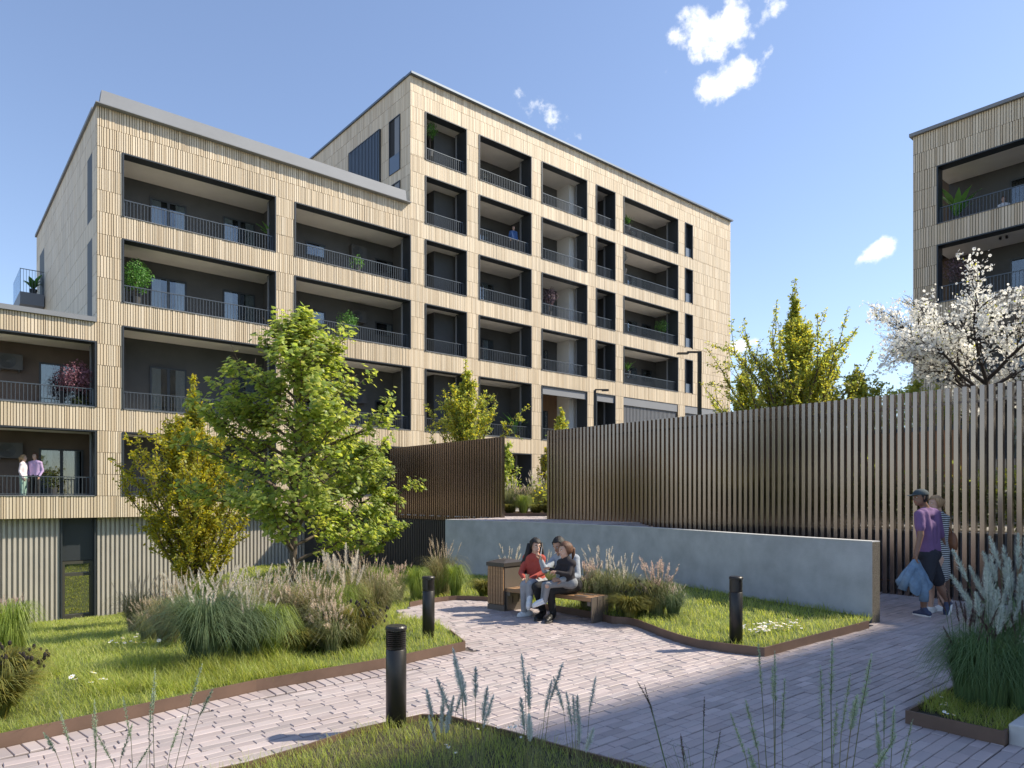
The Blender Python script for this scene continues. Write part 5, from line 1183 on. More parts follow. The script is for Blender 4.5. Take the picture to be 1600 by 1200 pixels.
potted('low grey-green plant under the purple tree on the low wing balcony', FA, 125, 640, 0.45, 0.55, 'ball', M_HEDGE, 83, 0.34, 0.3, 500)
potted('green palm at the right end of the top wing balcony', FA, 424, 388, 0.8, 1.5, 'palm', M_GREENL, 84)
potted('green and pink bush on the second balcony, behind the maple top', FA, 543, 530, 0.7, 1.35, 'ball', M_GREENL, 85, 0.5, 0.35, 900)
potted('small green bush low on the upper right wing balcony', FA, 558, 425, 0.6, 0.8, 'ball', M_GREENL, 86, 0.36, 0.2, 400)
potted('slim green bush on the topmost corner balcony of the tall wing', FA, 672, 245, 0.7, 1.75, 'ball', M_GREENL, 87, 0.42, 0.4, 700)
potted('dusky purple bush on a middle balcony of the tall wing', FA, 858, 496, 0.7, 1.75, 'ball', M_DUSK, 88, 0.55, 0.4, 900)
potted('bright green bush at the right end of a tall wing balcony', FA, 1034, 533, 0.8, 1.5, 'ball', M_GREENL, 89, 0.5, 0.3, 800)
potted('green fern on the balcony under the bright bush, left end', FA, 981, 588, 0.7, 1.2, 'palm', M_GREENL, 90)
potted('short green fern on the upper right balcony of the tall wing', FA, 981, 360, 0.7, 1.1, 'palm', M_GREENL, 91)
potted('white flowering trailing plant on a tall wing balcony', FA, 975, 428, 0.5, 1.3, 'ball', mat('pale_flower_leaf', (0.4, 0.42, 0.38), 0.7), 92, 0.25, 0.3, 300)
potted('large light green palm on the lowest tall wing balcony', FA, 805, 690, 0.8, 2.3, 'palm', M_GREENL, 93)
potted('small green plant by the couple on the lowest balcony', FA, 82, 776, 0.7, 0.95, 'ball', M_HEDGE, 94, 0.35, 0.3, 350)
potted('broad-leaved banana plant on the top balcony of the right block', FB, 1495, 352, 1.0, 2.0, 'broad', M_GREENL, 95)
potted('dusky bush on the second balcony of the right block, behind the blossom', FB, 1497, 470, 0.9, 1.9, 'ball', M_DUSK, 96, 0.6, 0.4, 900)
potted('bright green plant on the small side balcony of the wing', FA, 52, 462, 14.9, 1.35, 'broad', M_GREENL, 97)
# ------------------------------------------------------------------ bench, people
BB0, BB1 = np.array(ray(791, 955)), np.array(ray(923, 974.5)); bx = (BB1 - BB0); BLEN = float(np.linalg.norm(bx)); bx = bx / BLEN; by = np.array([-bx[1], bx[0]])
def BP(x, y, z): 
    p = BB0 + bx * x + by * y; return Vector((p[0], p[1], z))
def bench():
    t = thing('park_bench', 'low timber bench on bronze plate ends before the grey wall, family seated on it', 'bench', (BB0[0], BB0[1], 0), math.atan2(bx[1], bx[0]))
    zs = 0.335; D_ = 0.40
    for k in range(3):
        m = MB(); y0 = 0.005 + k * (D_ / 3); m.box(-0.02, BLEN - (0.0 if k != 9 else 0), y0, y0 + D_ / 3 - 0.018, zs - 0.055, zs); o = m.build('seat_plank', M_WOOD, t); b = o.modifiers.new('b', 'BEVEL'); b.width = 0.004
    for nm, x0, x1 in (('plate_leg', 0.0, 0.012), ('plate_leg', BLEN + 0.002, BLEN + 0.014)):
        m = MB(); y = 0.0
        for k in range(3):
            y0 = 0.005 + k * (D_ / 3); m.box(x0, x1, y0, y0 + D_ / 3 - 0.018, 0.11, zs + 0.002)
        m.box(x0, x1, 0.005, D_ - 0.013, 0.0, 0.109); m.build(nm, M_BENCH, t)
    for x0 in (0.012, BLEN - 0.062):
        m = MB(); m.box(x0, x0 + 0.05, 0.01, D_ - 0.02, zs - 0.11, zs - 0.057); m.build('cross_bar', M_BENCH, t)
    for k in (1, 2):
        m = MB(); m.box(BLEN - 0.28, BLEN - 0.10, 0.02 + (k - 1) * 0.19, 0.02 + (k - 1) * 0.19 + 0.07, zs + 0.0005, zs + 0.006); m.build('seat_plate', M_BENCH, t)
    b = thing('litter_bin', 'timber-slatted litter bin with a dark sloping metal lid at the left end of the bench', 'bin', tuple(BP(-0.345, -0.02, 0)), math.atan2(bx[1], bx[0]))
    W, Dp, H = 0.33, 0.42, 0.73
    m = MB(); m.box(0.012, W - 0.006, 0.014, Dp - 0.012, 0.0, H - 0.1); m.build('body', M_BENCH, b)
    n = 6
    for k in range(n):
        m = MB(); x0 = 0.004 + (W - 0.008) * k / n; m.box(x0, x0 + (W - 0.008) / n - 0.012, -0.012, 0.012, 0.09, H - 0.095); o = m.build('slat', M_WOOD, b)
    for k in range(6):
        m = MB(); y0 = 0.015 + (Dp - 0.03) * k / 6; m.box(-0.014, 0.010, y0, y0 + (Dp - 0.03) / 6 - 0.012, 0.09, H - 0.095); m.build('slat', M_WOOD, b)
    m = MB(); m.box(-0.006, W + 0.002, -0.008, Dp, 0.0, 0.08); m.build('base', M_BENCH, b)
    m = MB(); x0, x1, y0, y1 = -0.02, W + 0.01, -0.02, Dp + 0.01; zl = H - 0.09; ap = (x0 + 0.16, (y0 + y1) / 2)
    m.add([(x0, y0, zl), (x1, y0, zl), (x1, y1, zl), (x0, y1, zl), (x0, y0, H - 0.035), (x1, y0, H - 0.035), (x1, y1, H - 0.035), (x0, y1, H - 0.035), (x0 + .1, y0 + .14, H + 0.005), (x1 - .1, y0 + .14, H + 0.005), (x1 - .1, y1 - .14, H + 0.005), (x0 + .1, y1 - .14, H + 0.005)],
          [(3, 2, 1, 0), (0, 1, 5, 4), (1, 2, 6, 5), (2, 3, 7, 6), (3, 0, 4, 7), (4, 5, 9, 8), (5, 6, 10, 9), (6, 7, 11, 10), (7, 4, 8, 11), (8, 9, 10, 11)]); m.build('lid', mat('bin_lid', (0.07, 0.06, 0.055), 0.45, 0.4), b)
    return t
bench()

def cloth(name, c, rough=0.85, b=(14, 0.5, 0.02)): return mat(name, c, rough, noise=(6, 0.08), bump=b)
SK1 = mat('skin_light', (0.56, 0.36, 0.27), 0.5, noise=(20, 0.05)); SK2 = mat('skin_tan', (0.42, 0.25, 0.17), 0.5, noise=(20, 0.05)); SK3 = mat('skin_brown', (0.22, 0.12, 0.08), 0.5, noise=(20, 0.05))
HAIR_K = mat('hair_black', (0.014, 0.011, 0.010), 0.62, noise=(60, 0.3, (1, 1, .15)), bump=(70, 0.7, 0.006)); HAIR_B = mat('hair_brown', (0.12, 0.055, 0.03), 0.62, noise=(60, 0.3, (1, 1, .15)), bump=(70, 0.7, 0.006)); HAIR_Y = mat('hair_blond', (0.36, 0.23, 0.12), 0.65, noise=(60, 0.3, (1, 1, .15)), bump=(70, 0.7, 0.006))
EYE_W = mat('eye_white', (0.7, 0.68, 0.65), 0.3); EYE_D = mat('eye_dark', (0.02, 0.015, 0.012), 0.3); LIP = mat('lip', (0.42, 0.14, 0.12), 0.5); TEETH = mat('teeth', (0.75, 0.73, 0.7), 0.3)

def capsule(mb, a, b, ra, rb, n=10, mi=0):
    a, b = Vector(a), Vector(b); d = b - a; L_ = d.length; d = d / L_ if L_ > 1e-6 else Vector((0, 0, 1)); pts, rad = [], []
    for k in (80, 55, 28): pts.append(a - d * ra * math.sin(R(k))); rad.append(ra * math.cos(R(k)))
    pts += [a, b]; rad += [ra, rb]
    for k in (28, 55, 80): pts.append(b + d * rb * math.sin(R(k))); rad.append(rb * math.cos(R(k)))
    mb.tube(pts, rad, n, mi)
def ellipsoid(mb, c, ax, n=12, mi=0):
    """ax: three axis vectors (with their lengths)"""
    c = Vector(c); vs = []; k = 9
    for i in range(k):
        t = -math.pi / 2 + math.pi * (i + 0.5) / k
        for j in range(n):
            p = 2 * math.pi * j / n; vs.append(c + ax[0] * math.cos(t) * math.cos(p) + ax[1] * math.cos(t) * math.sin(p) + ax[2] * math.sin(t))
    fs = [(i * n + j, i * n + (j + 1) % n, (i + 1) * n + (j + 1) % n, (i + 1) * n + j) for i in range(k - 1) for j in range(n)] + [tuple(range(n - 1, -1, -1)), tuple((k - 1) * n + j for j in range(n))]
    mb.add(vs, fs, mi)
class Body:
    """limbs and trunk as overlapping rounded pieces, then fused into one continuous skin; each face takes the stuff of the piece nearest to it"""
    def __init__(s): s.c = []; s.e = []; s.mb = MB(); s.mats = []; s.ex = MB()
    def m(s, mt):
        if mt not in s.mats: s.mats.append(mt)
        return s.mats.index(mt)
    def cap(s, a, b, ra, rb, mt, bias=0.0): capsule(s.mb, a, b, ra, rb); s.c.append((np.array(a), np.array(b), ra, rb, s.m(mt), bias))
    def ell(s, c, ax, mt, bias=0.0): ellipsoid(s.mb, c, ax); s.e.append((np.array(c), np.array([list(a) for a in ax]).T, s.m(mt), bias))
    def build(s, name, parent, voxel=0.011, smooth=5, factor=0.5):
        me = s.mb.mesh('tmp', M_WHITE); o = bpy.data.objects.new('tmp', me); COL.objects.link(o)
        r = o.modifiers.new('r', 'REMESH'); r.mode = 'VOXEL'; r.voxel_size = voxel
        sm = o.modifiers.new('s', 'SMOOTH'); sm.iterations = smooth; sm.factor = factor
        bpy.context.view_layer.update(); ev = o.evaluated_get(bpy.context.evaluated_depsgraph_get()); m2 = bpy.data.meshes.new_from_object(ev)
        bpy.data.objects.remove(o); bpy.data.meshes.remove(me)
        nv = len(m2.vertices); V = np.empty(nv * 3, np.float32); m2.vertices.foreach_get('co', V); V = V.reshape(-1, 3).astype(float); polys = [tuple(p.vertices) for p in m2.polygons]
        C = np.array([V[list(p)].mean(0) for p in polys]); best = np.full(len(C), 1e9); idx = np.zeros(len(C), int)
        for a, b, ra, rb, mi, bias in s.c:
            d = b - a; L2 = d @ d + 1e-12; t = np.clip(((C - a) @ d) / L2, 0, 1); q = np.linalg.norm(C - a - t[:, None] * d, axis=1) - (ra + (rb - ra) * t) + bias; k = q < best; best[k] = q[k]; idx[k] = mi
        for c, M_, mi, bias in s.e:
            q = (np.linalg.norm((C - c) @ np.linalg.inv(M_).T, axis=1) - 1) * np.linalg.norm(M_, axis=0).min() + bias; k = q < best; best[k] = q[k]; idx[k] = mi
        bpy.data.meshes.remove(m2)
        out = MB(); out.v = [tuple(v) for v in V]; out.f = polys; out.m = list(idx); o_ = len(out.v)
        out.v += s.ex.v; out.f += [tuple(i + o_ for i in f) for f in s.ex.f]; out.m += s.ex.m
        return out.build(name, s.mats, parent, smooth=True)
    def hand(s, wrist, d, palm_n, mt, sc=1.0, curl=0.5, side=1):
        """palm and five unequal fingers, thumb off the side of the palm"""
        w = Vector(wrist); d = Vector(d).normalized(); n = Vector(palm_n); n = (n - d * n.dot(d)).normalized(); a = d.cross(n) * side
        s.ell(w + d * 0.045 * sc, (a * 0.040 * sc, n * 0.017 * sc, d * 0.052 * sc), mt); mi = s.m(mt)
        for k, (off, ln) in enumerate(((-0.030, 0.066), (-0.010, 0.076), (0.010, 0.072), (0.029, 0.056))):
            p0 = w + d * 0.075 * sc + a * off * sc; d1 = (d * math.cos(curl * .6) + n * math.sin(curl * .6)).normalized(); p1 = p0 + d1 * ln * .45 * sc; d2 = (d * math.cos(curl * 1.7) + n * math.sin(curl * 1.7)).normalized(); p2 = p1 + d2 * ln * .32 * sc; d3 = (d * math.cos(curl * 2.5) + n * math.sin(curl * 2.5)).normalized(); p3 = p2 + d3 * ln * .26 * sc
            s.ex.tube([p0 - d * .02 * sc, p0, p1, p2, p3], [0.0085 * sc, 0.009 * sc, 0.0085 * sc, 0.0075 * sc, 0.0045 * sc], 7, mi)
        t0 = w + d * 0.025 * sc - a * 0.034 * sc; t1 = t0 + (d * .6 - a * .7 + n * .25).normalized() * 0.035 * sc; t2 = t1 + (d * .8 - a * .15 + n * .5).normalized() * 0.032 * sc
        s.ex.tube([t0 + a * .02 * sc, t0, t1, t2], [0.011 * sc, 0.0115 * sc, 0.010 * sc, 0.006 * sc], 7, mi)
    def head(s, c, f, up, skin, sc=1.0, smile=True):
        c, f = Vector(c), Vector(f).normalized(); up = Vector(up); up = (up - f * up.dot(f)).normalized(); sd = f.cross(up)
        s.ell(c + up * 0.018 * sc - f * 0.010 * sc, (f * 0.096 * sc, sd * 0.076 * sc, up * 0.098 * sc), skin)
        s.ell(c + f * 0.022 * sc - up * 0.048 * sc, (f * 0.066 * sc, sd * 0.058 * sc, up * 0.066 * sc), skin)
        s.cap(c + f * 0.066 * sc - up * 0.098 * sc, c + f * 0.056 * sc - up * 0.094 * sc, 0.019 * sc, 0.022 * sc, skin)                    # chin
        s.cap(c + f * 0.084 * sc + up * 0.012 * sc, c + f * 0.104 * sc - up * 0.028 * sc, 0.009 * sc, 0.014 * sc, skin)                    # nose
        s.cap(c + f * 0.080 * sc + sd * 0.03 * sc + up * 0.026 * sc, c + f * 0.080 * sc - sd * 0.03 * sc + up * 0.026 * sc, 0.012 * sc, 0.012 * sc, skin)   # brow
        for q in (-1, 1):
            s.cap(c + sd * q * 0.076 * sc - f * 0.008 * sc + up * 0.016 * sc, c + sd * q * 0.076 * sc - f * 0.002 * sc - up * 0.022 * sc, 0.013 * sc, 0.009 * sc, skin)
            e = c + f * 0.081 * sc + sd * q * 0.031 * sc + up * 0.006 * sc
            ellipsoid(s.ex, e, (sd * 0.014 * sc, up * 0.0075 * sc, f * 0.009 * sc), 8, s.m(EYE_W)); ellipsoid(s.ex, e + f * 0.005 * sc, (sd * 0.006 * sc, up * 0.0065 * sc, f * 0.006 * sc), 8, s.m(EYE_D))
            s.ex.tube([e + up * .017 * sc - sd * q * .016 * sc + f * .006 * sc, e + up * .021 * sc + f * .008 * sc, e + up * .015 * sc + sd * q * .018 * sc], [.0028 * sc, .0036 * sc, .002 * sc], 5, s.m(EYE_D))
        mp = c + f * 0.088 * sc - up * 0.058 * sc
        s.ex.tube([mp + sd * .024 * sc - f * .010 * sc + up * .004 * sc, mp - up * .001 * sc + f * .003 * sc, mp - sd * .024 * sc - f * .010 * sc + up * .004 * sc], [.004 * sc, .0075 * sc, .004 * sc], 6, s.m(LIP))
        if smile: s.ex.tube([mp + sd * .017 * sc - f * .001 * sc + up * .003 * sc, mp + f * .0075 * sc + up * .001 * sc, mp - sd * .017 * sc - f * .001 * sc + up * .003 * sc], [.002 * sc, .0035 * sc, .002 * sc], 5, s.m(TEETH))
        return c, f, up, sd
    def torso(s, sl, sr, pel, neck, fwd, mt, depth=0.10, waist=0.10, hipw=0.085, hm=None, hr=0.115):
        """shoulders left/right, pelvis centre, neck base"""
        sl, sr, pel, neck = map(Vector, (sl, sr, pel, neck)); ac = (sr - sl); w = ac.normalized(); mid = (sl + sr) / 2; hm = hm or mt
        s.cap(sl, sr, 0.066, 0.066, mt); s.cap(sl + w * .03, neck + Vector((0, 0, .0)), 0.055, 0.058, mt); s.cap(sr - w * .03, neck, 0.055, 0.058, mt)
        ch = mid.lerp(pel, 0.30); wa = mid.lerp(pel, 0.68); cw = ac.length * 0.5
        for q in (-1, 1):
            s.cap(mid + w * q * cw * .62 , ch + w * q * cw * .52, depth * .86, depth, mt); s.cap(ch + w * q * cw * .52, wa + w * q * cw * .36, depth, waist, mt); s.cap(wa + w * q * cw * .36, pel + w * q * hipw * .9, waist, hr * .97, mt if hm is mt else mt)
        s.cap(ch, wa, depth * 1.02, waist * 1.03, mt)
        s.cap(pel + w * hipw, pel - w * hipw, hr, hr, hm)
    def shoe(s, ankle, toe, mt, sole, sc=1.0, up=(0, 0, 1)):
        a, t = Vector(ankle), Vector(toe); d = (t - a); up = Vector(up); d = (d - up * d.dot(up)); L_ = d.length; d.normalize(); base = t - up * 0.0
        heel = base - d * (0.225 * sc)
        s.cap(heel + up * 0.042 * sc, heel + d * 0.12 * sc + up * 0.040 * sc, 0.040 * sc, 0.044 * sc, mt); s.cap(heel + d * 0.10 * sc + up * 0.036 * sc, base - d * 0.035 * sc + up * 0.028 * sc, 0.042 * sc, 0.033 * sc, mt); s.cap(a, heel + up * 0.05 * sc + d * 0.03 * sc, 0.042 * sc, 0.042 * sc, mt, 0.004)
        n = up.cross(d); m_ = MB(); pr = []
        for k in range(16):
            an = 2 * math.pi * k / 16; x = 0.5 + 0.5 * math.cos(an); wdt = (0.036 + 0.012 * math.sin(math.pi * x)) * math.sin(an); pr.append(heel + d * (x * 0.262 - 0.032) * sc + n * wdt * sc)
        o = len(s.ex.v); s.ex.v += [tuple(p - up * 0.002) for p in pr] + [tuple(p + up * 0.022 * sc) for p in pr]; mi = s.m(sole); fs = [(o + k, o + (k + 1) % 16, o + 16 + (k + 1) % 16, o + 16 + k) for k in range(16)] + [tuple(o + k for k in range(15, -1, -1)), tuple(o + 16 + k for k in range(16))]; s.ex.f += fs; s.ex.m += [mi] * len(fs)
def hair_cap(name, H, mt, parent, vol=0.012, back=0.0, cut=0.25, sc=1.0, noise=0.004, seed=0, extra=None):
    """hair as a thick shell over the skull, open at the face"""
    c, f, up, sd = H; rs = np.random.RandomState(seed); m = MB(); n, k = 28, 16; vs = []
    for i in range(k):
        t = -0.95 + (math.pi / 2 + 0.95) * i / (k - 1)
        for j in range(n):
            p = 2 * math.pi * j / n; front = math.cos(p); lo = t
            if front > 0.1: lo = max(t, -0.95 + (0.95 + 0.62 - cut) * min(1, (front - 0.1) / 0.5))
            r_ = 1 + rs.normal(0, noise / 0.09); q = c + up * 0.020 * sc - f * 0.012 * sc + (f * (0.098 * sc + vol) * math.cos(p) + sd * (0.078 * sc + vol) * math.sin(p)) * math.cos(lo) * r_ + up * (0.100 * sc + vol) * math.sin(lo) * r_ - f * back * max(0, -front) * math.cos(lo)
            vs.append(q)
    fs = [(i * n + j, i * n + (j + 1) % n, (i + 1) * n + (j + 1) % n, (i + 1) * n + j) for i in range(k - 1) for j in range(n)]; m.add(vs, fs + [tuple((k - 1) * n + j for j in range(n))])
    if extra: extra(m, c, f, up, sd)
    return m.build(name, mt, parent, smooth=True)
def P3(u, v, Y, org): return at(u, v, Y) - org

def seated_woman():
    org = BP(0.40, -0.08, 0.0); t = thing('person', 'woman in a red sweater with long black hair, seated at the left of the bench', 'person', tuple(org)); q = lambda u, v, Y: P3(u, v, Y, org)
    b = Body(); red = cloth('red_knit', (0.42, 0.075, 0.055), 0.9); jean = cloth('grey_jeans', (0.33, 0.34, 0.36), 0.85)
    sl, sr, nk, pel = q(823, 872, 9.94), q(846, 873, 9.84), q(835, 868, 9.90), q(838, 912, 9.93)
    pel.z = max(pel.z, 0.335 + 0.10); b.torso(sl, sr, pel, nk, None, red, depth=0.085, waist=0.082, hipw=0.075, hm=jean, hr=0.105)
    b.cap(nk, q(836.5, 859, 9.90), 0.047, 0.045, SK1); H = b.head(q(837, 853.5, 9.88), (0.40, -0.9, -0.05), (0.05, 0.0, 1), SK1, 0.92)
    for s_, e_, w_ in ((sl, q(814, 895, 9.86), q(820, 904.5, 9.66)), (sr, q(848, 895, 9.74), q(829, 904, 9.62))):
        b.cap(s_, e_, 0.052, 0.042, red); b.cap(e_, w_, 0.042, 0.031, red); d = (q(824, 906, 9.58) - w_); b.hand(w_, d, (0, -0.3, -1), SK1, 0.86, 0.6, 1 if s_ is sl else -1)
    kl, kr = q(819, 914, 9.60), q(829, 913, 9.52); b.cap(pel + Vector((-.07, .03, 0)), kl, 0.085, 0.062, jean); b.cap(pel + Vector((.06, -.03, 0)), kr, 0.085, 0.062, jean)
    al, ar = q(819, 954, 9.66), q(827, 944, 9.52); b.cap(kl, al, 0.062, 0.046, jean); b.cap(kr, ar + Vector((0, 0, .06)), 0.062, 0.048, jean); b.cap(ar + Vector((0, 0, .05)), ar, 0.030, 0.028, SK1)
    tl = ray(808, 964); b.shoe(al, Vector((tl[0], tl[1], 0.0)) - org, M_WHITE, M_WHITE, 0.95); a = ar; b.shoe(a, a + Vector((-0.02, -0.155, -0.06)), M_WHITE, M_WHITE, 0.92, up=(0.05, -0.62, 0.78))
    b.build('body', t)
    def long_hair(m, c, f, up, sd):
        for k in range(9):
            x = -1 + 2 * k / 8; p0 = c + sd * x * 0.075 - f * 0.045 + up * 0.03; p1 = c + sd * x * 0.085 - f * 0.07 - up * 0.12; p2 = c - sd * (-x * 0.075 - 0.035) - f * 0.075 - up * 0.26 - Vector((0.03, 0, 0)); p3 = c + sd * (x * 0.06 + 0.02) - f * 0.06 - up * 0.40 - Vector((0.055, 0.01, 0))
            m.tube([p0, p1, p2, p3], [0.035, 0.040, 0.036, 0.012], 8)
        for k in range(4):
            p0 = c - sd * 0.070 + f * 0.03 + up * 0.05; m.tube([p0, c - sd * (0.086) + f * (0.045 - .02 * k) - up * 0.08, c - sd * (0.10) + f * (0.05 - .03 * k) - up * 0.22, c - sd * 0.085 + f * (0.05 - .03 * k) - up * 0.36], [0.020, 0.028, 0.028, 0.010], 7)
    hair_cap('hair', H, HAIR_K, t, 0.014, 0.01, 0.22, 0.92, 0.002, 1, long_hair)
    # paper cup in her hands
    c = q(824, 903, 9.56) + org; k = MB(); k.lathe([(0.022, -0.05), (0.03, 0.045), (0.027, 0.045), (0.02, -0.045)], 14); o = k.build('paper_cup', mat('kraft_paper', (0.62, 0.45, 0.28), 0.8), loc=c); tag(o, 'small tan paper cup in the hands of the woman in the red sweater', 'cup')
def seated_man():
    org = BP(1.0, -0.1, 0.0); t = thing('person', 'dark-haired man in a light grey sweater seated with a child on his lap', 'person', tuple(org)); q = lambda u, v, Y: P3(u, v, Y, org)
    b = Body(); gr = cloth('grey_sweater', (0.33, 0.36, 0.40), 0.9); bk = cloth('black_jeans', (0.016, 0.016, 0.018), 0.85); shoe_ = mat('black_shoe', (0.012, 0.012, 0.013), 0.5); sole = mat('dark_sole', (0.06, 0.055, 0.05), 0.7)
    sl, sr, nk, pel = q(868, 873, 9.62), q(899, 873, 9.50), q(881, 866, 9.60), q(888, 921, 9.56); pel.z = 0.335 + 0.115
    b.torso(sl, sr, pel, nk, None, gr, depth=0.105, waist=0.105, hipw=0.085, hm=bk, hr=0.118)
    b.cap(nk, q(877, 859, 9.58), 0.056, 0.054, SK2); H = b.head(q(873.5, 852.5, 9.54), (-0.62, -0.68, -0.40), (-0.2, -0.15, 1), SK2, 1.0)
    e1, w1 = q(851.5, 891, 9.42), q(845.5, 876.5, 9.36); b.cap(sl, e1, 0.060, 0.050, gr); b.cap(e1, w1, 0.048, 0.034, gr); b.hand(w1, q(844, 869, 9.34) - w1, (-0.7, -0.5, 0.1), SK2, 0.95, 0.75, 1)
    e2, w2 = q(902, 900, 9.40), q(877, 906, 9.20); b.cap(sr, e2, 0.062, 0.052, gr); b.cap(e2, w2, 0.050, 0.036, gr); b.hand(w2, q(868, 905, 9.16) - w2, (0, 0.4, -.5), SK2, 0.95, 0.4, -1)
    kl, kr = q(838, 917, 9.40), q(859, 921, 9.22); b.cap(pel + Vector((-.08, .05, -.01)), kl, 0.098, 0.070, bk); b.cap(pel + Vector((.04, -.07, -.01)), kr, 0.098, 0.070, bk)
    al, ar = q(849, 957, 9.56), q(864.5, 961, 9.42); b.cap(kl, al, 0.066, 0.046, bk); b.cap(kr, ar, 0.066, 0.046, bk)
    for a, (u, v) in ((al, (836, 971)), (ar, (853, 974.5))): x, y = ray(u, v); b.shoe(a, Vector((x, y, 0.0)) - org, shoe_, sole, 1.05)
    b.build('body', t); hair_cap('hair', H, HAIR_K, t, 0.007, 0.004, 0.06, 1.0, 0.003, 2)
    c = q(844.5, 866, 9.32) + org; m = MB(); m.tube([c + Vector((0, 0, -.06)), c + Vector((.004, 0, .0)), c + Vector((.018, 0, .10))], [0.003, 0.006, 0.002], 6); o = m.build('white_stick', M_WHITE); tag(o, 'thin white stick held up in the seated man\'s raised hand', 'stick')
def seated_child():
    org = BP(0.95, -0.2, 0.0); t = thing('person', 'child with tied-back brown hair and a black top, sitting on the man\'s lap', 'person', tuple(org)); q = lambda u, v, Y: P3(u, v, Y, org)
    b = Body(); bk = cloth('black_top', (0.022, 0.018, 0.022), 0.85); gy = cloth('pale_trousers', (0.24, 0.25, 0.265), 0.85)
    sl, sr, nk, pel = q(877, 880, 9.32), q(893, 881, 9.22), q(885, 873, 9.27), q(887, 910, 9.30); 
    b.torso(sl, sr, pel, nk, None, bk, depth=0.075, waist=0.078, hipw=0.06, hm=gy, hr=0.088)
    b.cap(nk, q(884.5, 868, 9.27), 0.036, 0.036, SK1); H = b.head(q(883, 859.5, 9.26), (-0.9, -0.42, -0.08), (0, 0, 1), SK1, 0.90)
    e1, w1 = q(879, 897, 9.16), q(870, 894, 9.10); b.cap(sr, q(889, 898, 9.12), 0.042, 0.034, bk); b.cap(q(889, 898, 9.12), w1, 0.034, 0.026, bk); b.hand(w1, (-1, -.1, .05), (0, -.5, -.6), SK1, 0.72, 0.5, 1)
    e2, w2 = q(868, 893, 9.26), q(860, 889, 9.22); b.cap(sl, e2, 0.042, 0.034, bk); b.cap(e2, w2, 0.034, 0.026, bk); b.hand(w2, (-1, -.1, .2), (0, -.5, -.6), SK1, 0.72, 0.5, -1)
    k1, k2 = q(856, 914, 9.14), q(851, 914, 9.28); a1, a2 = q(851, 941, 9.20), q(848, 938, 9.32)
    b.cap(pel, k1, 0.066, 0.046, gy); b.cap(k1, a1, 0.043, 0.034, gy); b.cap(pel, k2, 0.066, 0.046, gy); b.cap(k2, a2, 0.043, 0.034, gy); b.ell(k1 + Vector((-.012, -.03, -.008)), (Vector((.03, 0, 0)), Vector((0, .03, 0)), Vector((0, 0, .03))), SK1)
    b.shoe(a1, a1 + Vector((-.155, -.03, -.07)), M_WHITE, M_WHITE, 0.85, up=(-0.35, 0, 0.93)); b.shoe(a2, a2 + Vector((-.14, -.03, -.085)), M_WHITE, M_WHITE, 0.8, up=(-0.3, 0, 0.95))
    b.build('body', t, 0.010)
    def tail(m, c, f, up, sd): m.tube([c - f * 0.09 + up * 0.03, c - f * 0.125, c - f * 0.12 - up * 0.07, c - f * 0.10 - up * 0.14], [0.02, 0.030, 0.026, 0.008], 8)
    hair_cap('hair', H, HAIR_B, t, 0.010, 0.008, 0.12, 0.90, 0.002, 3, tail)
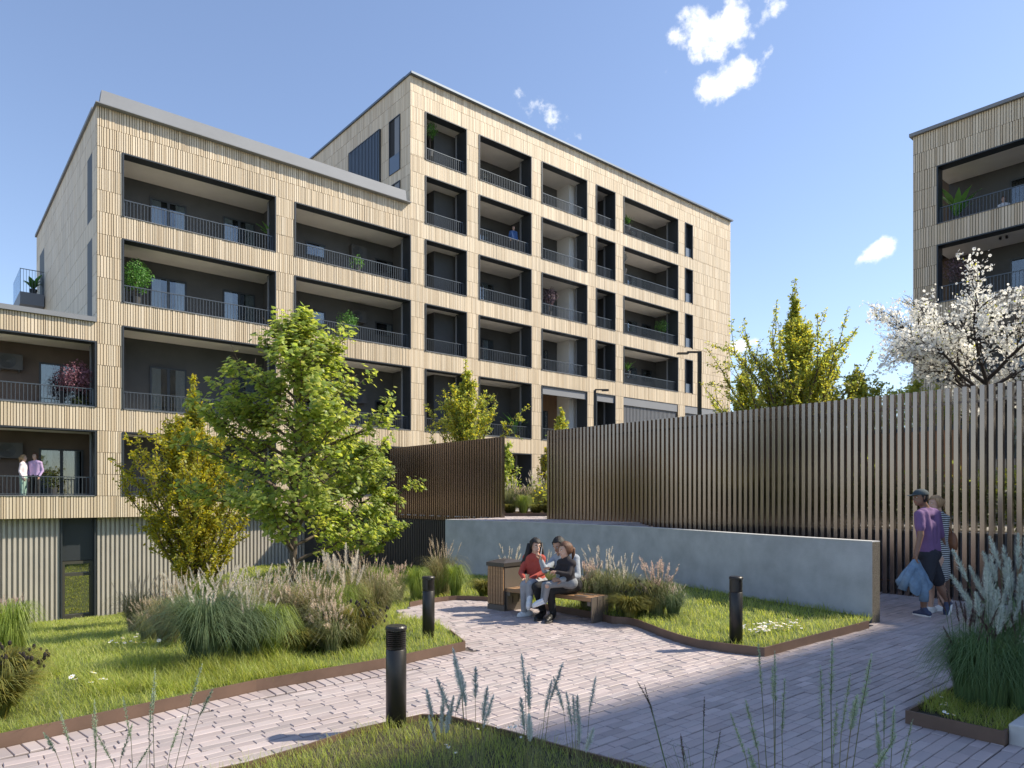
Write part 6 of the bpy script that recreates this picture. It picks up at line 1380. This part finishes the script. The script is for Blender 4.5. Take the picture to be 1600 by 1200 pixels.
def walking_man():
    fx = ray(1452, 962); org = Vector((fx[0], fx[1], 0)); t = thing('person', 'man in a purple t-shirt, dark shorts and a flat cap, walking along the fence', 'person', tuple(org)); q = lambda u, v, Y: P3(u, v, Y, org); Y = org.y
    b = Body(); pu = cloth('purple_cotton', (0.17, 0.095, 0.22), 0.9); sh = cloth('navy_shorts', (0.020, 0.022, 0.032), 0.85); nv = mat('navy_shoe', (0.035, 0.05, 0.11), 0.6)
    sl, sr, nk, pel = q(1436, 804, Y - 0.10), q(1463, 803, Y + 0.16), q(1447, 796, Y + 0.03), q(1452, 866, Y + 0.03)
    b.torso(sl, sr, pel, nk, None, pu, depth=0.105, waist=0.105, hipw=0.075, hm=sh, hr=0.125); wl = pel + Vector((0, 0, .10)); b.cap(wl - Vector((.05, .02, 0)), wl + Vector((.06, .04, 0)), 0.118, 0.118, pu, -0.004)
    b.cap(nk, q(1440, 784, Y + 0.0), 0.056, 0.055, SK3); H = b.head(q(1438, 777.5, Y - 0.02), (-1, -0.12, -0.02), (-0.08, 0, 1), SK3, 1.0, False)
    e1, w1 = q(1438.5, 836, Y - 0.16), q(1431, 868, Y - 0.2); m1 = sl.lerp(e1, 0.62); b.cap(sl, m1, 0.066, 0.068, pu, -0.006); b.cap(sl, e1, 0.052, 0.044, SK3); b.cap(e1, w1, 0.042, 0.030, SK3); b.hand(w1, Vector((-.08, -.02, -1)), (1, .2, 0), SK3, 1.0, 0.9, 1)
    e2, w2 = q(1470, 836, Y + 0.24), q(1476, 856, Y + 0.36); b.cap(sr, e2, 0.06, 0.052, pu); b.cap(e2, w2, 0.042, 0.030, SK3); b.hand(w2, (0.3, 0.8, -.2), (0, 0, -1), SK3, 1.0, 0.5, -1)
    k1, a1 = q(1444, 914, Y - 0.10), q(1443, 950, Y - 0.04); k2, a2 = q(1468, 914, Y + 0.10), q(1483.5, 943, Y + 0.10)
    for h, k, a in ((pel + Vector((-.03, -.08, -.02)), k1, a1), (pel + Vector((.03, .09, -.02)), k2, a2)):
        b.cap(h, h.lerp(k, 0.82), 0.112, 0.098, sh, -0.004); b.cap(h, k, 0.085, 0.060, SK3); b.cap(k, k.lerp(a, .35), 0.056, 0.060, SK3); b.cap(k.lerp(a, .35), a, 0.060, 0.036, SK3)
    g = ray(1426, 960); b.shoe(a1, Vector((g[0], g[1], 0)) - org, nv, M_WHITE, 1.05); b.shoe(a2, a2 + Vector((-0.04, -0.01, -0.215)), nv, M_WHITE, 1.05, up=(-0.96, 0.0, 0.28))
    b.build('body', t)
    c, f, up, sd = H; m = MB(); vs = []; n, k = 24, 8; cm = mat('teal_cap', (0.045, 0.065, 0.075), 0.85, noise=(10, 0.15))
    for i in range(k):
        tt = 0.12 + (math.pi / 2 - 0.12) * i / (k - 1)
        for j in range(n): p = 2 * math.pi * j / n; vs.append(c + up * 0.030 - f * 0.008 + (f * 0.112 * math.cos(p) + sd * 0.093 * math.sin(p)) * math.cos(tt) ** 0.8 + up * 0.090 * math.sin(tt))
    m.add(vs, [(i * n + j, i * n + (j + 1) % n, (i + 1) * n + (j + 1) % n, (i + 1) * n + j) for i in range(k - 1) for j in range(n)] + [tuple((k - 1) * n + j for j in range(n)), tuple(range(n - 1, -1, -1))])
    br = [(0.070, 0.062), (0.13, 0.058), (0.175, 0.036), (0.19, 0.0), (0.175, -0.036), (0.13, -0.058), (0.070, -0.062)]; o0 = [c + f * a + sd * d_ + up * (0.040 - 0.12 * (a - .07)) for a, d_ in br]; m.add([*o0, *[p + up * 0.008 for p in o0]], [tuple(range(6, -1, -1)), tuple(range(7, 14))] + [(i, (i + 1) % 7, 7 + (i + 1) % 7, 7 + i) for i in range(7)]); m.build('cap', cm, t, smooth=False)
    hair_cap('hair', H, HAIR_K, t, 0.003, 0, 0.0, 1.0, 0.001, 5)
    # denim jacket hanging from his hand
    hp = at(1431, 876, Y - 0.2); rs = np.random.RandomState(4); jm = mat('denim', (0.15, 0.235, 0.34), 0.85, noise=(9, 0.3), bump=(30, 0.5, 0.008)); jt = MB(); n, k = 52, 22; vs = []
    for i in range(k):
        f_ = i / (k - 1)
        for j in range(n):
            p = 2 * math.pi * j / n; w = 0.035 + 0.19 * f_ ** 0.75 * (1 - 0.35 * max(0, f_ - .8) * 5); fold = 1 + 0.34 * f_ * math.sin(4 * p + 3 * f_) + 0.16 * f_ * math.sin(9 * p + 1 + 5 * f_) + 0.05 * math.sin(15 * p - 6 * f_); vs.append(hp + Vector((w * math.cos(p) * fold * 0.95 - 0.03 * f_, w * 0.42 * math.sin(p) * fold, 0.02 - 0.40 * f_ - 0.07 * f_ * math.cos(p + 0.7) - 0.05 * f_ * math.sin(3 * p))))
    jt.add(vs, [(i * n + j, i * n + (j + 1) % n, (i + 1) * n + (j + 1) % n, (i + 1) * n + j) for i in range(k - 1) for j in range(n)])
    jt.tube([hp + Vector((.02, -.02, -.12)), hp + Vector((.07, -.03, -.28)), hp + Vector((.10, -.02, -.46)), hp + Vector((.105, -.01, -.55))], [0.055, 0.062, 0.062, 0.058], 10); jt.tube([hp + Vector((-.05, -.02, -.08)), hp + Vector((-.13, -.01, -.22)), hp + Vector((-.19, .0, -.40))], [0.05, 0.06, 0.055], 10)
    o = jt.build('denim_jacket', jm, smooth=True); tag(o, 'crumpled blue denim jacket hanging from the walking man\'s hand', 'jacket')
def walking_woman():
    Yw = walk_y = 10.05; org = Vector(((1462 - U0) / F * Yw, Yw, 0)); t = thing('person', 'blond woman in a striped knee-length dress walking beside the man in the cap', 'person', tuple(org)); q = lambda u, v, Y: P3(u, v, Y, org); Y = Yw
    b = Body(); st = MATS.get('stripe') or stripe_mat('stripe', (0.02, 0.022, 0.03), (0.55, 0.58, 0.58), 34.0)
    sl, sr, nk, pel = q(1455, 810, Y - 0.08), q(1477, 810, Y + 0.12), q(1467, 802, Y + 0.02), q(1467, 862, Y + 0.02)
    b.torso(sl, sr, pel, nk, None, st, depth=0.088, waist=0.085, hipw=0.075, hr=0.112); b.cap(pel, pel + Vector((0.0, 0, -0.34)), 0.125, 0.13, st); b.cap(pel + Vector((-.05, -.03, -.05)), pel + Vector((-.06, -.03, -.34)), 0.10, 0.105, st); b.cap(pel + Vector((.06, .03, -.05)), pel + Vector((.07, .03, -.34)), 0.10, 0.105, st)
    b.cap(nk, q(1465, 793, Y), 0.044, 0.044, SK1); H = b.head(q(1461, 786.5, Y - 0.02), (-1, -0.1, -0.05), (0, 0, 1), SK1, 0.92)
    e2, w2 = q(1479, 838, Y + 0.18), q(1470, 856, Y + 0.24); b.cap(sr, sr.lerp(e2, .55), 0.050, 0.050, st, -.004); b.cap(sr, e2, 0.040, 0.036, SK1); b.cap(e2, w2, 0.035, 0.026, SK1); b.hand(w2, (-.6, .2, -.7), (0, -1, 0), SK1, 0.88, 0.5, 1)
    e1, w1 = q(1452, 838, Y - 0.14), q(1447, 862, Y - 0.16); b.cap(sl, sl.lerp(e1, .55), 0.050, 0.050, st, -.004); b.cap(sl, e1, 0.040, 0.036, SK1); b.cap(e1, w1, 0.035, 0.026, SK1); b.hand(w1, (-.2, 0, -1), (1, 0, 0), SK1, 0.88, 0.5, -1)
    for k, (u, dy) in enumerate(((1455, -0.07), (1471, 0.09))):
        h = pel + Vector((-.05 + .1 * k, dy, -.1)); kn = q(u, 912, Y + dy); a = q(u - 1, 950, Y + dy); b.cap(h, kn, 0.075, 0.05, SK1); b.cap(kn, kn.lerp(a, .35), 0.048, 0.052, SK1); b.cap(kn.lerp(a, .35), a, 0.052, 0.032, SK1); z0 = Vector((a.x - 0.15, a.y - .02, 0.0)); b.shoe(a, z0, M_WHITE, M_WHITE, 0.95)
    b.build('body', t)
    def bun(m, c, f, up, sd): ellipsoid(m, c - f * 0.115 + up * 0.02, (f * 0.038, sd * 0.04, up * 0.042), 12); m.tube([c - f * .11 + up * .01, c - f * .14 - up * .03, c - f * .13 - up * .09], [.015, .018, .004], 6)
    hair_cap('hair', H, HAIR_Y, t, 0.010, 0.008, 0.12, 0.92, 0.002, 6, bun)
    bl = mat('tan_leather', (0.24, 0.10, 0.045), 0.5, noise=(12, 0.2)); c = at(1486, 846, Y + 0.16); ht = thing('handbag', 'tan leather handbag hanging at the walking woman\'s back', 'handbag', tuple(c)); m = MB()
    pts = []; n = 14
    for i, (w, z) in enumerate(((0.055, -0.125), (0.10, -0.12), (0.118, -0.05), (0.105, 0.05), (0.07, 0.12), (0.03, 0.13))): pts.append((w, z))
    vs = []; 
    for w, z in pts:
        for j in range(n): p = 2 * math.pi * j / n; vs.append((w * math.cos(p) * 0.62, w * math.sin(p), z))
    m.add(vs, [(i * n + j, i * n + (j + 1) % n, (i + 1) * n + (j + 1) % n, (i + 1) * n + j) for i in range(5) for j in range(n)] + [tuple(range(n - 1, -1, -1)), tuple(5 * n + j for j in range(n))]); m.build('bag', bl, ht, smooth=True)
    s_ = MB(); sh = (at(1477, 806, Y + 0.10) - c); s_.tube([(0, -0.03, 0.12), tuple(sh * 0.6 + Vector((-.02, -.05, 0))), tuple(sh + Vector((0, 0, .055))), tuple(sh * 0.6 + Vector((.03, .04, 0))), (0, 0.04, 0.12)], [0.010] * 5, 6); s_.build('strap', bl, ht)
seated_woman(); seated_man(); seated_child(); walking_man(); walking_woman()

def small_person(label, org, ang, top, legs, skin, hairm, h=1.72, female=False, arm=0.0, legs_on=True):
    """a standing figure seen from far off, facing local -y"""
    t = thing('person', label, 'person', tuple(org), ang); b = Body(); k = h / 1.75; V = lambda x, y, z: Vector((x * k, y * k, z * k)); sw = 0.155 if female else 0.185
    sl, sr, nk, pel = V(-sw, 0, 1.40), V(sw, 0, 1.40), V(0, 0.01, 1.47), V(0, 0, 0.93); b.torso(sl, sr, pel, nk, None, top, depth=0.10 * k, waist=0.095 * k if female else 0.11 * k, hipw=0.075, hm=legs, hr=0.115 * k)
    b.cap(nk, V(0, -0.01, 1.56), 0.05, 0.05, skin); H = b.head(V(0, -0.02, 1.63), (0, -1, 0), (0, 0, 1), skin, 0.98 * k)
    for q in (-1, 1):
        s_ = sl if q < 0 else sr; e = V(q * (sw + 0.06), 0.03, 1.13); w_ = V(q * (sw + 0.04), -0.08 - arm * .1, 0.90 + arm * 0.12); b.cap(s_, e, 0.055, 0.045, top); b.cap(e, w_, 0.045, 0.033, top); b.hand(w_, (0, -.3, -1), (-q, 0, 0), skin, 0.95, 0.5, q)
        kn = V(q * 0.10, -0.01, 0.48); a = V(q * 0.11, 0.02, 0.07); b.cap(V(q * .085, 0, .9), kn, 0.085, 0.062, legs); b.cap(kn, a, 0.06, 0.045, legs); b.shoe(a, V(q * 0.12, -0.17, 0), EYE_D, EYE_D, 1.0)
    b.build('body', t, 0.02, 3)
    def tail(m, c, f, up, sd): m.tube([c - f * .08 + up * .05, c - f * .13, c - f * .12 - up * .16], [.03, .04, .012], 8)
    hair_cap('hair', H, hairm, t, 0.012, 0.01, 0.12, 0.98 * k, 0.003, 8, tail if female else None)
def balcony(fr, u, y, z): s = fr.s_at(u, y); p = fr.o + fr.ex * s + fr.ey * y; return Vector((p[0], p[1], z))
small_person('woman in a white blouse and mint trousers on the lowest balcony at the left edge', balcony(FA, 36.5, 0.62, 1.46), TH + R(62), cloth('white_blouse', (0.70, 0.62, 0.66)), cloth('mint_trousers', (0.30, 0.45, 0.38)), SK1, HAIR_Y, 1.66, True)
small_person('man in a lilac shirt beside the woman on the lowest left balcony', balcony(FA, 55, 0.62, 1.44), TH + R(-42), cloth('lilac_shirt', (0.46, 0.33, 0.54)), cloth('black_trousers', (0.015, 0.015, 0.017)), SK1, HAIR_B, 1.76, False, 0.3)
small_person('man in a blue shirt leaning out of an upper balcony of the tall wing', balcony(FA, 802, 0.55, 15.03 - 0.15), TH + R(-20), cloth('blue_shirt', (0.035, 0.09, 0.24)), cloth('dark_trousers', (0.02, 0.02, 0.025)), SK1, HAIR_K, 1.74, False, 0.5)
small_person('woman with reddish hair standing low behind the rail of the right block\'s top balcony', balcony(FB, 1568, 0.9, 11.62), FB.a + R(10), cloth('pale_top', (0.6, 0.6, 0.62)), cloth('blue_trousers', (0.08, 0.1, 0.16)), SK1, HAIR_B, 1.62, True)
